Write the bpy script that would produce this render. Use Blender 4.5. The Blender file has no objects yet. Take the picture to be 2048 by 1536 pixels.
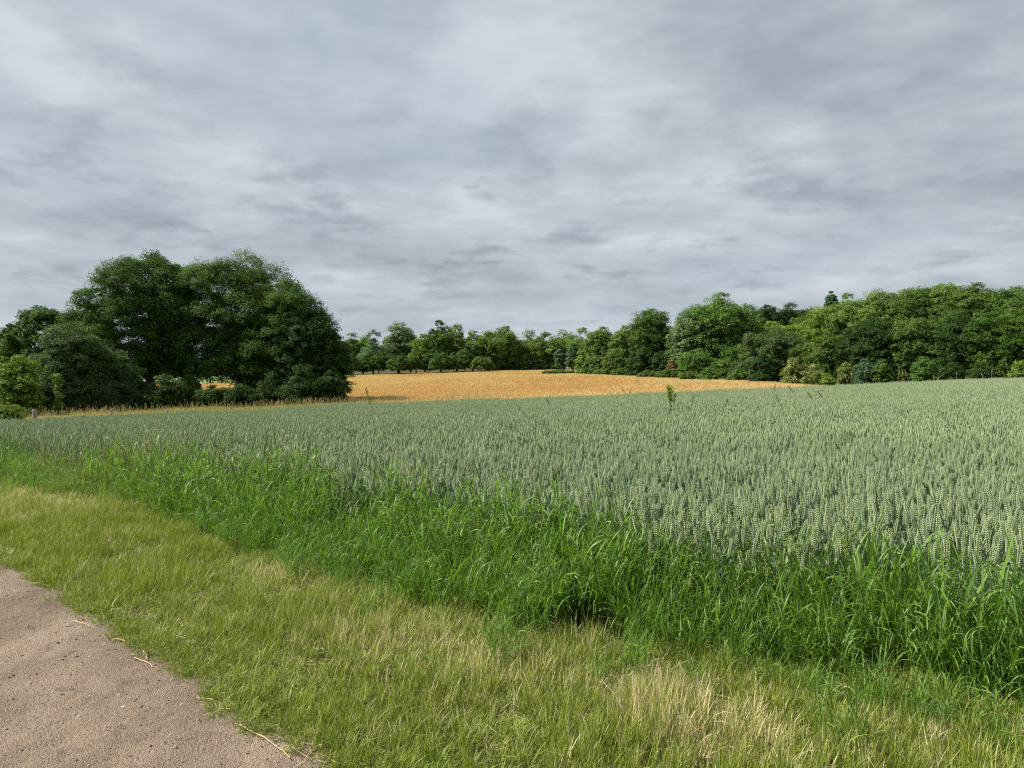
import bpy, math
import numpy as np
from mathutils import Vector
SC = bpy.context.scene
R = math.radians
# ------------------------------------------------------------------ camera
F, CX, HY, CAMH = 1420.0, 1024.0, 735.0, 1.6      # focal length and horizon in photo pixels, eye height
cam = bpy.data.cameras.new("camera"); camo = bpy.data.objects.new("camera", cam)
SC.collection.objects.link(camo); SC.camera = camo
cam.sensor_width = 36; cam.lens = F / 2048 * 36
cam.shift_y = -(768 - HY) / 2048
cam.clip_start = 0.05; cam.clip_end = 6000
camo.location = (0, 0, CAMH); camo.rotation_euler = (R(90), 0, 0)
# ------------------------------------------------------------------ world, sun
SUN_AZ, SUN_EL = R(-86), R(46)     # azimuth from +Y towards +X (negative: left)
SC.view_settings.view_transform = 'Standard'; SC.view_settings.look = 'None'
SC.view_settings.exposure = 0.95; SC.view_settings.gamma = 1.0
SC.render.engine = 'CYCLES'
SC.cycles.use_denoising = False; SC.cycles.pixel_filter_type = 'BLACKMAN_HARRIS'; SC.cycles.filter_width = 1.25
SC.cycles.max_bounces = 6; SC.cycles.diffuse_bounces = 3; SC.cycles.glossy_bounces = 2
SC.cycles.transmission_bounces = 4; SC.cycles.transparent_max_bounces = 4
world = bpy.data.worlds.new("World"); SC.world = world; world.use_nodes = True

class NT:
    def __init__(s, tree): s.t = tree; s.n = tree.nodes; s.l = tree.links
    def add(s, typ, **kw):
        n = s.n.new(typ)
        for k, v in kw.items():
            if k[0] == 'i' and k[1:].isdigit(): s.put(n, int(k[1:]), v)
            else: setattr(n, k, v)
        return n
    def put(s, n, i, v):
        if isinstance(v, bpy.types.NodeSocket): s.l.new(v, n.inputs[i])
        elif isinstance(v, bpy.types.Node): s.l.new(v.outputs[0], n.inputs[i])
        else: n.inputs[i].default_value = v
    def math(s, op, a, b=0.0, c=0.0, clamp=False):
        n = s.add('ShaderNodeMath', operation=op, use_clamp=clamp); s.put(n, 0, a); s.put(n, 1, b); s.put(n, 2, c); return n.outputs[0]
    def noise(s, vec, scale, detail=3, rough=.5, dist=0.0):
        n = s.add('ShaderNodeTexNoise'); s.l.new(vec, n.inputs['Vector'])
        n.inputs['Scale'].default_value = scale; n.inputs['Detail'].default_value = detail
        n.inputs['Roughness'].default_value = rough; n.inputs['Distortion'].default_value = dist
        return n.outputs['Fac']
    def ramp(s, fac, stops):
        n = s.add('ShaderNodeValToRGB'); s.l.new(fac, n.inputs[0]); e = n.color_ramp.elements
        while len(e) < len(stops): e.new(.5)
        for k, (p, c) in enumerate(stops):
            e[k].position = p; e[k].color = (*c, 1) if not isinstance(c, float) else (c, c, c, 1)
        return n.outputs[0]
    def maprange(s, v, a, b, c=0.0, d=1.0, smooth=True):
        n = s.add('ShaderNodeMapRange'); n.interpolation_type = 'SMOOTHSTEP' if smooth else 'LINEAR'
        s.put(n, 0, v); n.inputs[1].default_value = a; n.inputs[2].default_value = b
        n.inputs[3].default_value = c; n.inputs[4].default_value = d; return n.outputs[0]
    def mix(s, fac, a, b, mode='MIX'):
        n = s.add('ShaderNodeMix', data_type='RGBA', blend_type=mode)
        s.put(n, 0, fac)
        for i, v in ((6, a), (7, b)):
            if isinstance(v, (tuple, list)): n.inputs[i].default_value = (*v[:3], 1)
            else: s.put(n, i, v)
        return n.outputs[2]

def build_world():
    w = NT(world.node_tree); w.n.clear()
    sky = w.add('ShaderNodeTexSky', sky_type='NISHITA', sun_disc=False, sun_elevation=SUN_EL, sun_rotation=SUN_AZ)
    tc = w.add('ShaderNodeTexCoord')
    sep = w.add('ShaderNodeSeparateXYZ'); w.l.new(tc.outputs['Generated'], sep.inputs[0])
    z = w.math('MAXIMUM', sep.outputs[2], 0.0); zz = w.math('ADD', z, 0.24)
    cmb = w.add('ShaderNodeCombineXYZ')
    w.l.new(w.math('DIVIDE', sep.outputs[0], zz), cmb.inputs[0]); w.l.new(w.math('DIVIDE', sep.outputs[1], zz), cmb.inputs[1]); w.l.new(w.math('DIVIDE', w.math('MULTIPLY', sep.outputs[2], 1.6), zz), cmb.inputs[2])
    P = cmb.outputs[0]
    mp = w.add('ShaderNodeMapping'); w.l.new(P, mp.inputs[0]); mp.inputs['Location'].default_value = (3.1, 1.7, 0)
    mp.inputs['Rotation'].default_value = (0, 0, R(-24)); mp.inputs['Scale'].default_value = (1.15, 1.3, 1.6)
    big = w.noise(mp.outputs[0], 1.1, 4, .45, .1)
    med = w.noise(mp.outputs[0], 2.9, 5, .54, .3)
    mp2 = w.add('ShaderNodeMapping'); w.l.new(P, mp2.inputs[0]); mp2.inputs['Location'].default_value = (8.4, 2.2, 4)
    mp2.inputs['Scale'].default_value = (1.25, 1.3, 2.2)
    puff = w.noise(mp2.outputs[0], 3.3, 6, .56, .1)
    fin = w.noise(mp.outputs[0], 8.5, 5, .55, .2)
    v = w.math('ADD', w.math('ADD', w.math('MULTIPLY', big, .50), w.math('MULTIPLY', med, .34)), w.math('MULTIPLY', fin, .16))
    col = w.ramp(v, [(.38, (.37, .415, .46)), (.46, (.455, .502, .55)), (.54, (.545, .595, .645)), (.62, (.66, .70, .75))])
    # darker cloud bellies, mostly low over the horizon
    low = w.maprange(z, .48, .10)
    dk = w.math('MULTIPLY', w.maprange(puff, .50, .72), w.math('MULTIPLY_ADD', low, .60, .15))
    col = w.mix(dk, col, (.27, .31, .355))
    # thin blue-grey gap high on the right
    gap = w.math('MULTIPLY', w.maprange(w.noise(mp2.outputs[0], .7, 2), .5, .68), .35)
    col = w.mix(gap, col, (.34, .42, .53))
    hor = w.math('MULTIPLY', w.maprange(z, .16, .0), .55)
    col = w.mix(hor, col, (.56, .63, .71))
    skyc = w.mix(1.0, sky.outputs[0], (.11, .11, .11), 'MULTIPLY')
    col = w.mix(.08, col, skyc)
    bg = w.add('ShaderNodeBackground'); w.l.new(col, bg.inputs[0]); bg.inputs[1].default_value = 0.53
    out = w.add('ShaderNodeOutputWorld'); w.l.new(bg.outputs[0], out.inputs[0])
build_world()
world.cycles.sampling_method = 'MANUAL'; world.cycles.sample_map_resolution = 256
sl = bpy.data.lights.new("sun", 'SUN'); sl.energy = 5.0; sl.angle = R(1.5); sl.color = (1, .93, .82)
so = bpy.data.objects.new("sun", sl); SC.collection.objects.link(so)
sd = Vector((math.sin(SUN_AZ) * math.cos(SUN_EL), math.cos(SUN_AZ) * math.cos(SUN_EL), math.sin(SUN_EL)))
so.rotation_euler = sd.to_track_quat('Z', 'Y').to_euler()

# ------------------------------------------------------------------ helpers
def tag(o, label=None, cat=None, group=None, kind=None):
    if label: o['label'] = label
    if cat: o['category'] = cat
    if group: o['group'] = group
    if kind: o['kind'] = kind
    return o
def np_mesh(name, V, Fc, mat, col=None, smooth=True):
    """V (n,3); Fc list of (m,k) index arrays; col (n,3) vertex colours"""
    me = bpy.data.meshes.new(name)
    Fc = [f for f in (Fc if isinstance(Fc, list) else [Fc]) if len(f)]
    loops = np.concatenate([f.ravel() for f in Fc]).astype(np.int32)
    tot = np.concatenate([np.full(len(f), f.shape[1]) for f in Fc]).astype(np.int32)
    st = np.concatenate([[0], np.cumsum(tot)[:-1]]).astype(np.int32)
    me.vertices.add(len(V)); me.vertices.foreach_set('co', np.asarray(V, np.float32).ravel())
    me.loops.add(len(loops)); me.loops.foreach_set('vertex_index', loops)
    me.polygons.add(len(tot)); me.polygons.foreach_set('loop_start', st)
    try: me.polygons.foreach_set('loop_total', tot)
    except Exception: pass
    me.update(calc_edges=True)
    if smooth: me.polygons.foreach_set('use_smooth', np.ones(len(tot), bool))
    if col is not None:
        a = me.attributes.new('Col', 'FLOAT_COLOR', 'POINT')
        c = np.ones((len(V), 4), np.float32); c[:, :3] = col; a.data.foreach_set('color', c.ravel())
    me.materials.append(mat); me.validate()
    return me
def link(name, me, parent=None, loc=(0, 0, 0)):
    o = bpy.data.objects.new(name, me); SC.collection.objects.link(o); o.location = loc
    if parent: o.parent = parent
    return o
class Acc:
    def __init__(s): s.V = []; s.F = []; s.C = []; s.n = 0
    def add(s, V, Fs, C=None):
        for f in (Fs if isinstance(Fs, list) else [Fs]): s.F.append(np.asarray(f) + s.n)
        s.V.append(V); s.C.append(np.zeros((len(V), 3)) if C is None else np.broadcast_to(C, (len(V), 3))); s.n += len(V)
    def mesh(s, name, mat, smooth=True): return np_mesh(name, np.concatenate(s.V), s.F, mat, np.concatenate(s.C), smooth)

# ------------------------------------------------------------------ terrain
UU = np.array([-.72, -.37, -.23, 0, .11, .35, .72])
DD = np.array([0, 4, 10, 20, 35, 50, 70, 100, 140, 180, 300, 700])
ZT = np.array([
 [0, 0, -.10, -.62, -1.75, -2.12, -1.95, -2.0, -2.0, -2.0, -3.0, -3.0],
 [0, 0, -.10, -.52, -1.32, -1.87, -1.85, -1.9, -1.9, -2.0, -3.0, -3.0],
 [0, 0, -.08, -.42, -1.0, -1.50, -1.70, -1.4, -.90, -.1, -.5, -2.0],
 [0, 0, -.05, -.28, -.70, -1.20, -1.10, -.8, .0, .7, .7, .0],
 [0, 0, -.03, -.20, -.60, -1.0, -.90, -.35, .35, .9, 1.0, .5],
 [0, 0, .0, -.10, -.30, -.45, -.45, -.3, .0, .5, 1.0, 1.0],
 [0, 0, .05, .15, .22, .22, .10, .0, .0, .2, .5, 1.0]])
_s = np.linspace(math.log(3), math.log(710), 500)
_k = np.exp(-.5 * (np.arange(-30, 31) / 11.0) ** 2); _k /= _k.sum()
ZF = np.array([np.convolve(np.pad(np.interp(np.exp(_s) - 3, DD, r), 30, mode='edge'), _k, 'valid') for r in ZT])
def zt(X, Y):
    X = np.asarray(X, float); Y = np.asarray(Y, float)
    d = np.clip(Y, .0, 700); u = np.clip(X / np.maximum(Y, .5), -.72, .72)
    ui = np.interp(u, UU, np.arange(len(UU))); i = np.clip(ui.astype(int), 0, len(UU) - 2); f = ui - i; f = f * f * (3 - 2 * f) * .5 + f * .5
    sv = (np.log(d + 3) - _s[0]) / (_s[1] - _s[0]); j = np.clip(sv.astype(int), 0, 498); g = sv - j
    a = ZF[i, j] * (1 - g) + ZF[i, j + 1] * g; b = ZF[i + 1, j] * (1 - g) + ZF[i + 1, j + 1] * g
    return a * (1 - f) + b * f
def invline(u, U, D):     # 1/d piecewise linear in u = straight world segments, extended past the ends
    U = np.asarray(U); I = 1 / np.asarray(D, float); v = np.interp(u, U, I)
    v = np.where(u < U[0], I[0] + (u - U[0]) * (I[1] - I[0]) / (U[1] - U[0]), v)
    v = np.where(u > U[-1], I[-1] + (u - U[-1]) * (I[-1] - I[-2]) / (U[-1] - U[-2]), v)
    return 1 / np.clip(v, 1e-3, None)
PATH = ([-.721, -.651, -.594, -.524, -.439, -.383, -.292], [5.83, 5.22, 4.54, 4.02, 3.58, 3.18, 2.84])
FRONT = ([-.72, -.55, -.37, -.23, -.02, .335, .72], [10.1, 8.5, 6.15, 5.2, 4.15, 3.6, 3.1])
BACK = ([-.72, -.58, -.45, -.3, -.16, -.02, .2, .48, .72], [12.0, 10.3, 8.6, 7.4, 6.3, 5.6, 4.7, 4.0, 3.7])
WFAR = ([-.72, -.37, 0, .2, .35, .72], [38, 42, 45, 46, 47, 50])
def path_d(u): return invline(u, *PATH)
def front_d(u): return invline(u, *FRONT)
def back_d(u): return invline(u, *BACK)
def wfar_d(u): return np.interp(u, *WFAR)
TREE_U = [-.72, -.25, -.2, 0, .05, .09, .13, .22, .335, .43, .5]
TREE_D = [125, 160, 165, 180, 183, 165, 132, 110, 86, 60, 46]
def crop_far(u): return np.interp(u, TREE_U, TREE_D)
def hashn(X, Y, sc, seed=0):     # cheap smooth value noise 0..1
    r = np.random.RandomState(seed).rand(64, 64); x = np.asarray(X) * sc + 1000.3; y = np.asarray(Y) * sc + 1000.7
    i = np.floor(x).astype(int); j = np.floor(y).astype(int); f = x - i; g = y - j; f = f*f*(3-2*f); g = g*g*(3-2*g)
    q = lambda a, b: r[a % 64, b % 64]
    return (q(i,j)*(1-f)+q(i+1,j)*f)*(1-g)+(q(i,j+1)*(1-f)+q(i+1,j+1)*f)*g
def fbm(X, Y, sc, seed=0): return (hashn(X,Y,sc,seed)*.5+hashn(X,Y,sc*2.1,seed+1)*.3+hashn(X,Y,sc*4.3,seed+2)*.2)

# ------------------------------------------------------------------ materials
def new_mat(name):
    m = bpy.data.materials.new(name); m.use_nodes = True; m.node_tree.nodes.clear(); return m, NT(m.node_tree)
def finish(w, bsdf, disp=None):
    o = w.add('ShaderNodeOutputMaterial'); w.l.new(bsdf, o.inputs[0])
def plant_shader(w, col, rough=.55, trans=.3, spec=.35):
    b = w.add('ShaderNodeBsdfPrincipled'); w.put(b, 0, col); b.inputs['Roughness'].default_value = rough
    b.inputs['Specular IOR Level'].default_value = spec
    t = w.add('ShaderNodeBsdfTranslucent'); tc = w.mix(1.0, col, (1.0, 1.15, .55), 'MULTIPLY'); w.l.new(tc, t.inputs[0])
    mx = w.add('ShaderNodeMixShader'); mx.inputs[0].default_value = trans
    w.l.new(b.outputs[0], mx.inputs[1]); w.l.new(t.outputs[0], mx.inputs[2]); return mx.outputs[0]
def vcol(w, name='Col', typ='GEOMETRY'):
    a = w.add('ShaderNodeAttribute', attribute_name=name, attribute_type=typ); return a
def leaf_mat(name, c, warm=None, trans=.3, spec=.3):
    """foliage: colour c, Col.r = random per leaf, Col.g = random per bough, Col.b = blossom"""
    m, w = new_mat(name); a = vcol(w); s = w.add('ShaderNodeSeparateColor'); w.l.new(a.outputs[0], s.inputs[0])
    warm = warm or (c[0] * 1.5, c[1] * 1.2, c[2] * .9)
    dk = tuple(x * .8 for x in c)
    col = w.mix(s.outputs[1], dk, warm)
    v = w.math('MULTIPLY_ADD', s.outputs[0], .4, .8); cmb = w.add('ShaderNodeCombineColor')
    for i in range(3): w.l.new(v, cmb.inputs[i])
    col = w.mix(1.0, col, cmb.outputs[0], 'MULTIPLY')
    oi = w.add('ShaderNodeObjectInfo'); 
    col = w.mix(w.math('MULTIPLY', oi.outputs['Random'], .18), col, (c[0]*1.6, c[1]*1.1, c[2]))
    col = w.mix(s.outputs[2], col, (.42, .40, .24))
    finish(w, plant_shader(w, col, .65, trans, .12)); return m
def blade_mat(name, green, green2, straw, trans=.35, spec=.4, rough=.42, instvar=.25):
    """Col.r random per blade, Col.g height along blade; instancer 'dry' pushes blades to straw"""
    m, w = new_mat(name); a = vcol(w); s = w.add('ShaderNodeSeparateColor'); w.l.new(a.outputs[0], s.inputs[0])
    d = vcol(w, 'dry', 'INSTANCER')
    g = w.mix(s.outputs[2], green, green2)
    f = w.maprange(w.math('ADD', s.outputs[0], d.outputs['Fac']), .92, 1.1)
    col = w.mix(f, g, straw)
    # blade bases are straw-brown sheaths
    v = w.math('MULTIPLY_ADD', w.math('FRACT', w.math('MULTIPLY', s.outputs[0], 7.31)), .6, .7); cmb = w.add('ShaderNodeCombineColor')
    for i in range(3): w.l.new(v, cmb.inputs[i])
    col = w.mix(1.0, col, cmb.outputs[0], 'MULTIPLY')
    finish(w, plant_shader(w, col, rough, trans, spec)); return m
def bark_mat(name, c):
    m, w = new_mat(name); tc = w.add('ShaderNodeTexCoord')
    mp = w.add('ShaderNodeMapping'); w.l.new(tc.outputs['Object'], mp.inputs[0]); mp.inputs['Scale'].default_value = (6, 6, 1.2)
    n = w.noise(mp.outputs[0], 3, 5, .6)
    col = w.ramp(n, [(.3, tuple(x * .5 for x in c)), (.65, tuple(x * 1.3 for x in c))])
    b = w.add('ShaderNodeBsdfPrincipled'); w.l.new(col, b.inputs[0]); b.inputs['Roughness'].default_value = .9
    bp = w.add('ShaderNodeBump'); w.l.new(n, bp.inputs['Height']); bp.inputs['Distance'].default_value = .05; w.l.new(bp.outputs[0], b.inputs['Normal'])
    finish(w, b.outputs[0]); return m
def soil_mat(name, c1, c2, c3, scale=1.0, bump=.02):
    m, w = new_mat(name); g = w.add('ShaderNodeNewGeometry'); P = g.outputs['Position']
    n1 = w.noise(P, .35 * scale, 5, .6); n2 = w.noise(P, 14 * scale, 5, .65)
    col = w.mix(w.maprange(n1, .4, .62), c1, c2); col = w.mix(w.maprange(n2, .5, .66), col, c3)
    b = w.add('ShaderNodeBsdfPrincipled'); w.l.new(col, b.inputs[0]); b.inputs['Roughness'].default_value = .95
    b.inputs['Specular IOR Level'].default_value = .15
    bp = w.add('ShaderNodeBump'); w.l.new(n2, bp.inputs['Height']); bp.inputs['Distance'].default_value = bump; w.l.new(bp.outputs[0], b.inputs['Normal'])
    finish(w, b.outputs[0]); return m

# ------------------------------------------------------------------ setting sheets
M_ground = soil_mat('ground', (.035, .045, .016), (.055, .05, .022), (.07, .06, .032))
def sheet(name, xs, ys, mat, keep=None, off=0.0, zfun=None, kind='structure', label=None):
    X, Y = np.meshgrid(xs, ys); Z = zt(X, Y) + off
    if zfun is not None: Z = Z + zfun(X, Y)
    V = np.stack([X, Y, Z], -1).reshape(-1, 3); nx, ny = len(xs), len(ys)
    I = np.arange(nx * ny).reshape(ny, nx)
    Fq = np.stack([I[:-1, :-1], I[:-1, 1:], I[1:, 1:], I[1:, :-1]], -1).reshape(-1, 4)
    if keep is not None:
        c = V[Fq].mean(1); Fq = Fq[keep(c[:, 0], c[:, 1])]
        used = np.unique(Fq); mp = np.zeros(len(V), int); mp[used] = np.arange(len(used)); V = V[used]; Fq = mp[Fq]
    o = link(name, np_mesh(name, V, Fq, mat)); tag(o, label, kind=kind); return o
def sinhspace(a, b, n, k):
    lo, hi = math.asinh(a / k), math.asinh(b / k); return k * np.sinh(np.linspace(lo, hi, n))
def ground_dip(X, Y): return -.03 - .02 * (Y > 8)
sheet('ground', sinhspace(-1500, 1500, 300, 6), sinhspace(-60, 2000, 320, 6), M_ground, zfun=lambda X, Y: np.full_like(X, -.03), label='grassy earth falling gently away to the horizon')

# gravel path
m, w = new_mat('path'); g = w.add('ShaderNodeNewGeometry'); P = g.outputs['Position']
mp = w.add('ShaderNodeMapping'); w.l.new(P, mp.inputs[0]); mp.inputs['Rotation'].default_value = (0, 0, R(45)); mp.inputs['Scale'].default_value = (1, .35, 1)
n1 = w.noise(mp.outputs[0], 1.6, 5, .6); n2 = w.noise(P, 105, 4, .65); n3 = w.noise(P, 9, 4, .6); 
vo = w.add('ShaderNodeTexVoronoi'); w.l.new(P, vo.inputs['Vector']); vo.inputs['Scale'].default_value = 150
col = w.ramp(n1, [(.36, (.118, .088, .063)), (.5, (.175, .134, .098)), (.62, (.235, .184, .138))])
col = w.mix(w.maprange(n2, .5, .72), col, (.27, .215, .16)); col = w.mix(w.math('MULTIPLY', w.maprange(n3, .56, .72), .6), col, (.085, .066, .05))
bwv = w.add('ShaderNodeRGBToBW'); w.l.new(vo.outputs['Color'], bwv.inputs[0]); col = w.mix(.28, col, bwv.outputs[0], 'OVERLAY')
b = w.add('ShaderNodeBsdfPrincipled'); w.l.new(col, b.inputs[0]); b.inputs['Roughness'].default_value = .93; b.inputs['Specular IOR Level'].default_value = .2
bp = w.add('ShaderNodeBump'); w.l.new(w.math('ADD', w.math('MULTIPLY', n2, 1.0), w.math('MULTIPLY', vo.outputs['Distance'], -.9)), bp.inputs['Height'])
bp.inputs['Distance'].default_value = .008; bp.inputs['Strength'].default_value = 1.0; w.l.new(bp.outputs[0], b.inputs['Normal'])
finish(w, b.outputs[0]); M_path = m
def on_path(X, Y, m=0.0):     # ragged verge edge
    Ys = np.maximum(Y, .6); u = np.clip(X / Ys, -3.0, 3.0)
    e = path_d(u) + (fbm(X, Y, 3.2, 5) - .5) * .34 + (hashn(X, Y, 14, 6) - .5) * .06 + m
    return (Y < e) & (X < 1.5)
def path_z(X, Y):
    return (fbm(X, Y, 9, 21) - .5) * .022 + (fbm(X, Y, 1.3, 25) - .5) * .05 + (hashn(X, Y, 30, 31) - .5) * .006
sheet('path', np.arange(-9, 1.6, .025), np.arange(-1.5, 8.5, .025), M_path, keep=lambda x, y: on_path(x, y, .12), off=.012, zfun=path_z,
      label='beige compacted gravel farm track in the lower left corner')

# ------------------------------------------------------------------ scatter by geometry nodes (stuff only)
PROTO = bpy.data.collections.new("patterns")       # never linked to the scene
def scatter(name, groups, mat, label, cat=None):
    """groups: list of (list of meshes, pts (n,3), rotz, scale (n,) or (n,3), dry (n,), tilt)"""
    P, RT, S, D, L = [], [], [], [], []
    for k, g in enumerate(groups):
        meshes, pts, rz, sc, dry = g[:5]; n = len(pts)
        tilt = g[5] if len(g) > 5 else np.zeros((n, 2))
        P.append(pts); RT.append(np.stack([tilt[:, 0], tilt[:, 1], rz], 1)); sc = np.asarray(sc)
        S.append(sc if sc.ndim == 2 else np.stack([sc] * 3, 1)); D.append(dry); L.append(np.full(n, k))
    P = np.concatenate(P); me = bpy.data.meshes.new(name); me.vertices.add(len(P)); me.vertices.foreach_set('co', P.astype(np.float32).ravel())
    for nm, ty, dat, key in (('rot', 'FLOAT_VECTOR', np.concatenate(RT), 'vector'), ('scl', 'FLOAT_VECTOR', np.concatenate(S), 'vector'),
                             ('dry', 'FLOAT', np.concatenate(D), 'value'), ('lod', 'INT', np.concatenate(L), 'value')):
        a = me.attributes.new(nm, ty, 'POINT'); a.data.foreach_set(key, dat.astype(np.int32 if ty == 'INT' else np.float32).ravel())
    me.materials.append(mat); o = link(name, me); tag(o, label, cat, kind='stuff')
    t = bpy.data.node_groups.new(name, 'GeometryNodeTree')
    t.interface.new_socket('Geometry', in_out='INPUT', socket_type='NodeSocketGeometry'); t.interface.new_socket('Geometry', in_out='OUTPUT', socket_type='NodeSocketGeometry')
    w = NT(t); gi = w.add('NodeGroupInput'); go = w.add('NodeGroupOutput'); J = w.add('GeometryNodeJoinGeometry')
    def attr(nm, ty):
        a = w.add('GeometryNodeInputNamedAttribute', data_type=ty); a.inputs[0].default_value = nm; return a.outputs[0]
    for k, g in enumerate(groups):
        gti = w.add('GeometryNodeGeometryToInstance')
        for me2 in g[0]:
            ob = bpy.data.objects.new(name + '_pattern', me2); PROTO.objects.link(ob)
            oi = w.add('GeometryNodeObjectInfo', transform_space='ORIGINAL'); oi.inputs[0].default_value = ob; oi.inputs[1].default_value = False
            w.l.new(oi.outputs['Geometry'], gti.inputs[0])
        ip = w.add('GeometryNodeInstanceOnPoints'); w.l.new(gi.outputs[0], ip.inputs['Points']); w.l.new(gti.outputs[0], ip.inputs['Instance'])
        ip.inputs['Pick Instance'].default_value = True
        rv = w.add('FunctionNodeRandomValue', data_type='INT')
        rv.inputs[4].default_value = 0; rv.inputs[5].default_value = len(g[0]) - 1; rv.inputs[8].default_value = 7 + k
        w.l.new(rv.outputs[2], ip.inputs['Instance Index'])
        er = w.add('FunctionNodeEulerToRotation'); w.l.new(attr('rot', 'FLOAT_VECTOR'), er.inputs[0]); w.l.new(er.outputs[0], ip.inputs['Rotation'])
        w.l.new(attr('scl', 'FLOAT_VECTOR'), ip.inputs['Scale'])
        cp = w.add('FunctionNodeCompare', data_type='INT', operation='EQUAL'); w.l.new(attr('lod', 'INT'), cp.inputs[2]); cp.inputs[3].default_value = k
        w.l.new(cp.outputs[0], ip.inputs['Selection']); w.l.new(ip.outputs[0], J.inputs[0])
    w.l.new(J.outputs[0], go.inputs[0])
    md = o.modifiers.new('scatter', 'NODES'); md.node_group = t
    return o

# ------------------------------------------------------------------ plant part generators (numpy)
def blades(acc, rs, base, length, width, az, lean, bend, K=4, twist=.6, r=None, b=None, power=1.6, fold=0.0, flat=1.0):
    n = len(base); s = np.linspace(0, 1, K + 1)
    th = lean[:, None] + bend[:, None] * s[None] ** power           # angle from vertical
    dl = (length / K)[:, None]
    azs = az[:, None] + (rs.randn(n, 1) * .25) * s[None]
    hx = np.concatenate([np.zeros((n, 1)), np.cumsum(np.sin(th[:, 1:]) * dl * np.cos(azs[:, 1:]), 1)], 1)
    hy = np.concatenate([np.zeros((n, 1)), np.cumsum(np.sin(th[:, 1:]) * dl * np.sin(azs[:, 1:]), 1)], 1)
    hz = np.concatenate([np.zeros((n, 1)), np.cumsum(np.cos(th[:, 1:]) * dl, 1)], 1)
    C = base[:, None, :] + np.stack([hx, hy, hz], -1)
    wprof = np.where(s < .35, .55 + s / .35 * .45, np.sqrt(np.clip(1 - ((s - .35) / .65) ** 2, 0, 1))) ; wprof[-1] = .03
    tw = rs.uniform(-twist, twist, (n, 1)) * s[None] + rs.uniform(-.5, .5, (n, 1)) * twist
    sx, sy = -np.sin(azs), np.cos(azs)
    nx, ny, nz = -np.cos(th) * np.cos(azs), -np.cos(th) * np.sin(azs), np.sin(th)
    side = np.stack([sx * np.cos(tw) + nx * np.sin(tw), sy * np.cos(tw) + ny * np.sin(tw), nz * np.sin(tw)], -1)
    hw = (width[:, None] * wprof[None] * .5)[..., None]
    rr = rs.rand(n) if r is None else r; bb = rs.rand(n) if b is None else b
    if fold:
        nor = np.stack([nx, ny, nz], -1)
        V = np.stack([C - side * hw + nor * hw * fold, C, C + side * hw + nor * hw * fold], 2); m3 = 3
    else:
        V = np.stack([C - side * hw, C + side * hw], 2); m3 = 2
    col = np.zeros((n, K + 1, m3, 3)); col[..., 0] = rr[:, None, None]; col[..., 1] = s[None, :, None]; col[..., 2] = bb[:, None, None]
    I = np.arange(n * (K + 1) * m3).reshape(n, K + 1, m3)
    Fs = [np.stack([I[:, :-1, j], I[:, :-1, j + 1], I[:, 1:, j + 1], I[:, 1:, j]], -1).reshape(-1, 4) for j in range(m3 - 1)]
    acc.add(V.reshape(-1, 3), Fs, col.reshape(-1, 3)); return C
def dirs(az, lean): return np.stack([np.sin(lean) * np.cos(az), np.sin(lean) * np.sin(az), np.cos(lean)], -1)
def frame(D):
    a = np.cross(D, np.array([0.31, .95, .05])); a /= np.linalg.norm(a, axis=-1, keepdims=True); b = np.cross(D, a); return a, b
OCT = np.array([[0, 1, 4], [1, 2, 4], [2, 3, 4], [3, 0, 4], [1, 0, 5], [2, 1, 5], [3, 2, 5], [0, 3, 5]])
def blobs(acc, C, D, L, W, T, sdir, r, g=0.0, b=0.0):
    """elongated octahedra: centre base C, axis D, length L, widths W (along sdir) and T"""
    t = np.cross(D, sdir); t /= np.linalg.norm(t, axis=-1, keepdims=True) + 1e-9
    mid = C + D * (L * .42)[:, None]; W = W[:, None] * .5; T = T[:, None] * .5
    V = np.stack([mid + sdir * W, mid + t * T, mid - sdir * W, mid - t * T, C + D * L[:, None], C], 1)
    col = np.zeros((len(C), 6, 3)); col[..., 0] = np.reshape(r, (-1, 1)); col[..., 1] = g; col[..., 2] = b; col[:, 4, 1] += .22
    I = np.arange(len(C)) * 6; acc.add(V.reshape(-1, 3), (I[:, None, None] + OCT[None]).reshape(-1, 3), col.reshape(-1, 3))

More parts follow.
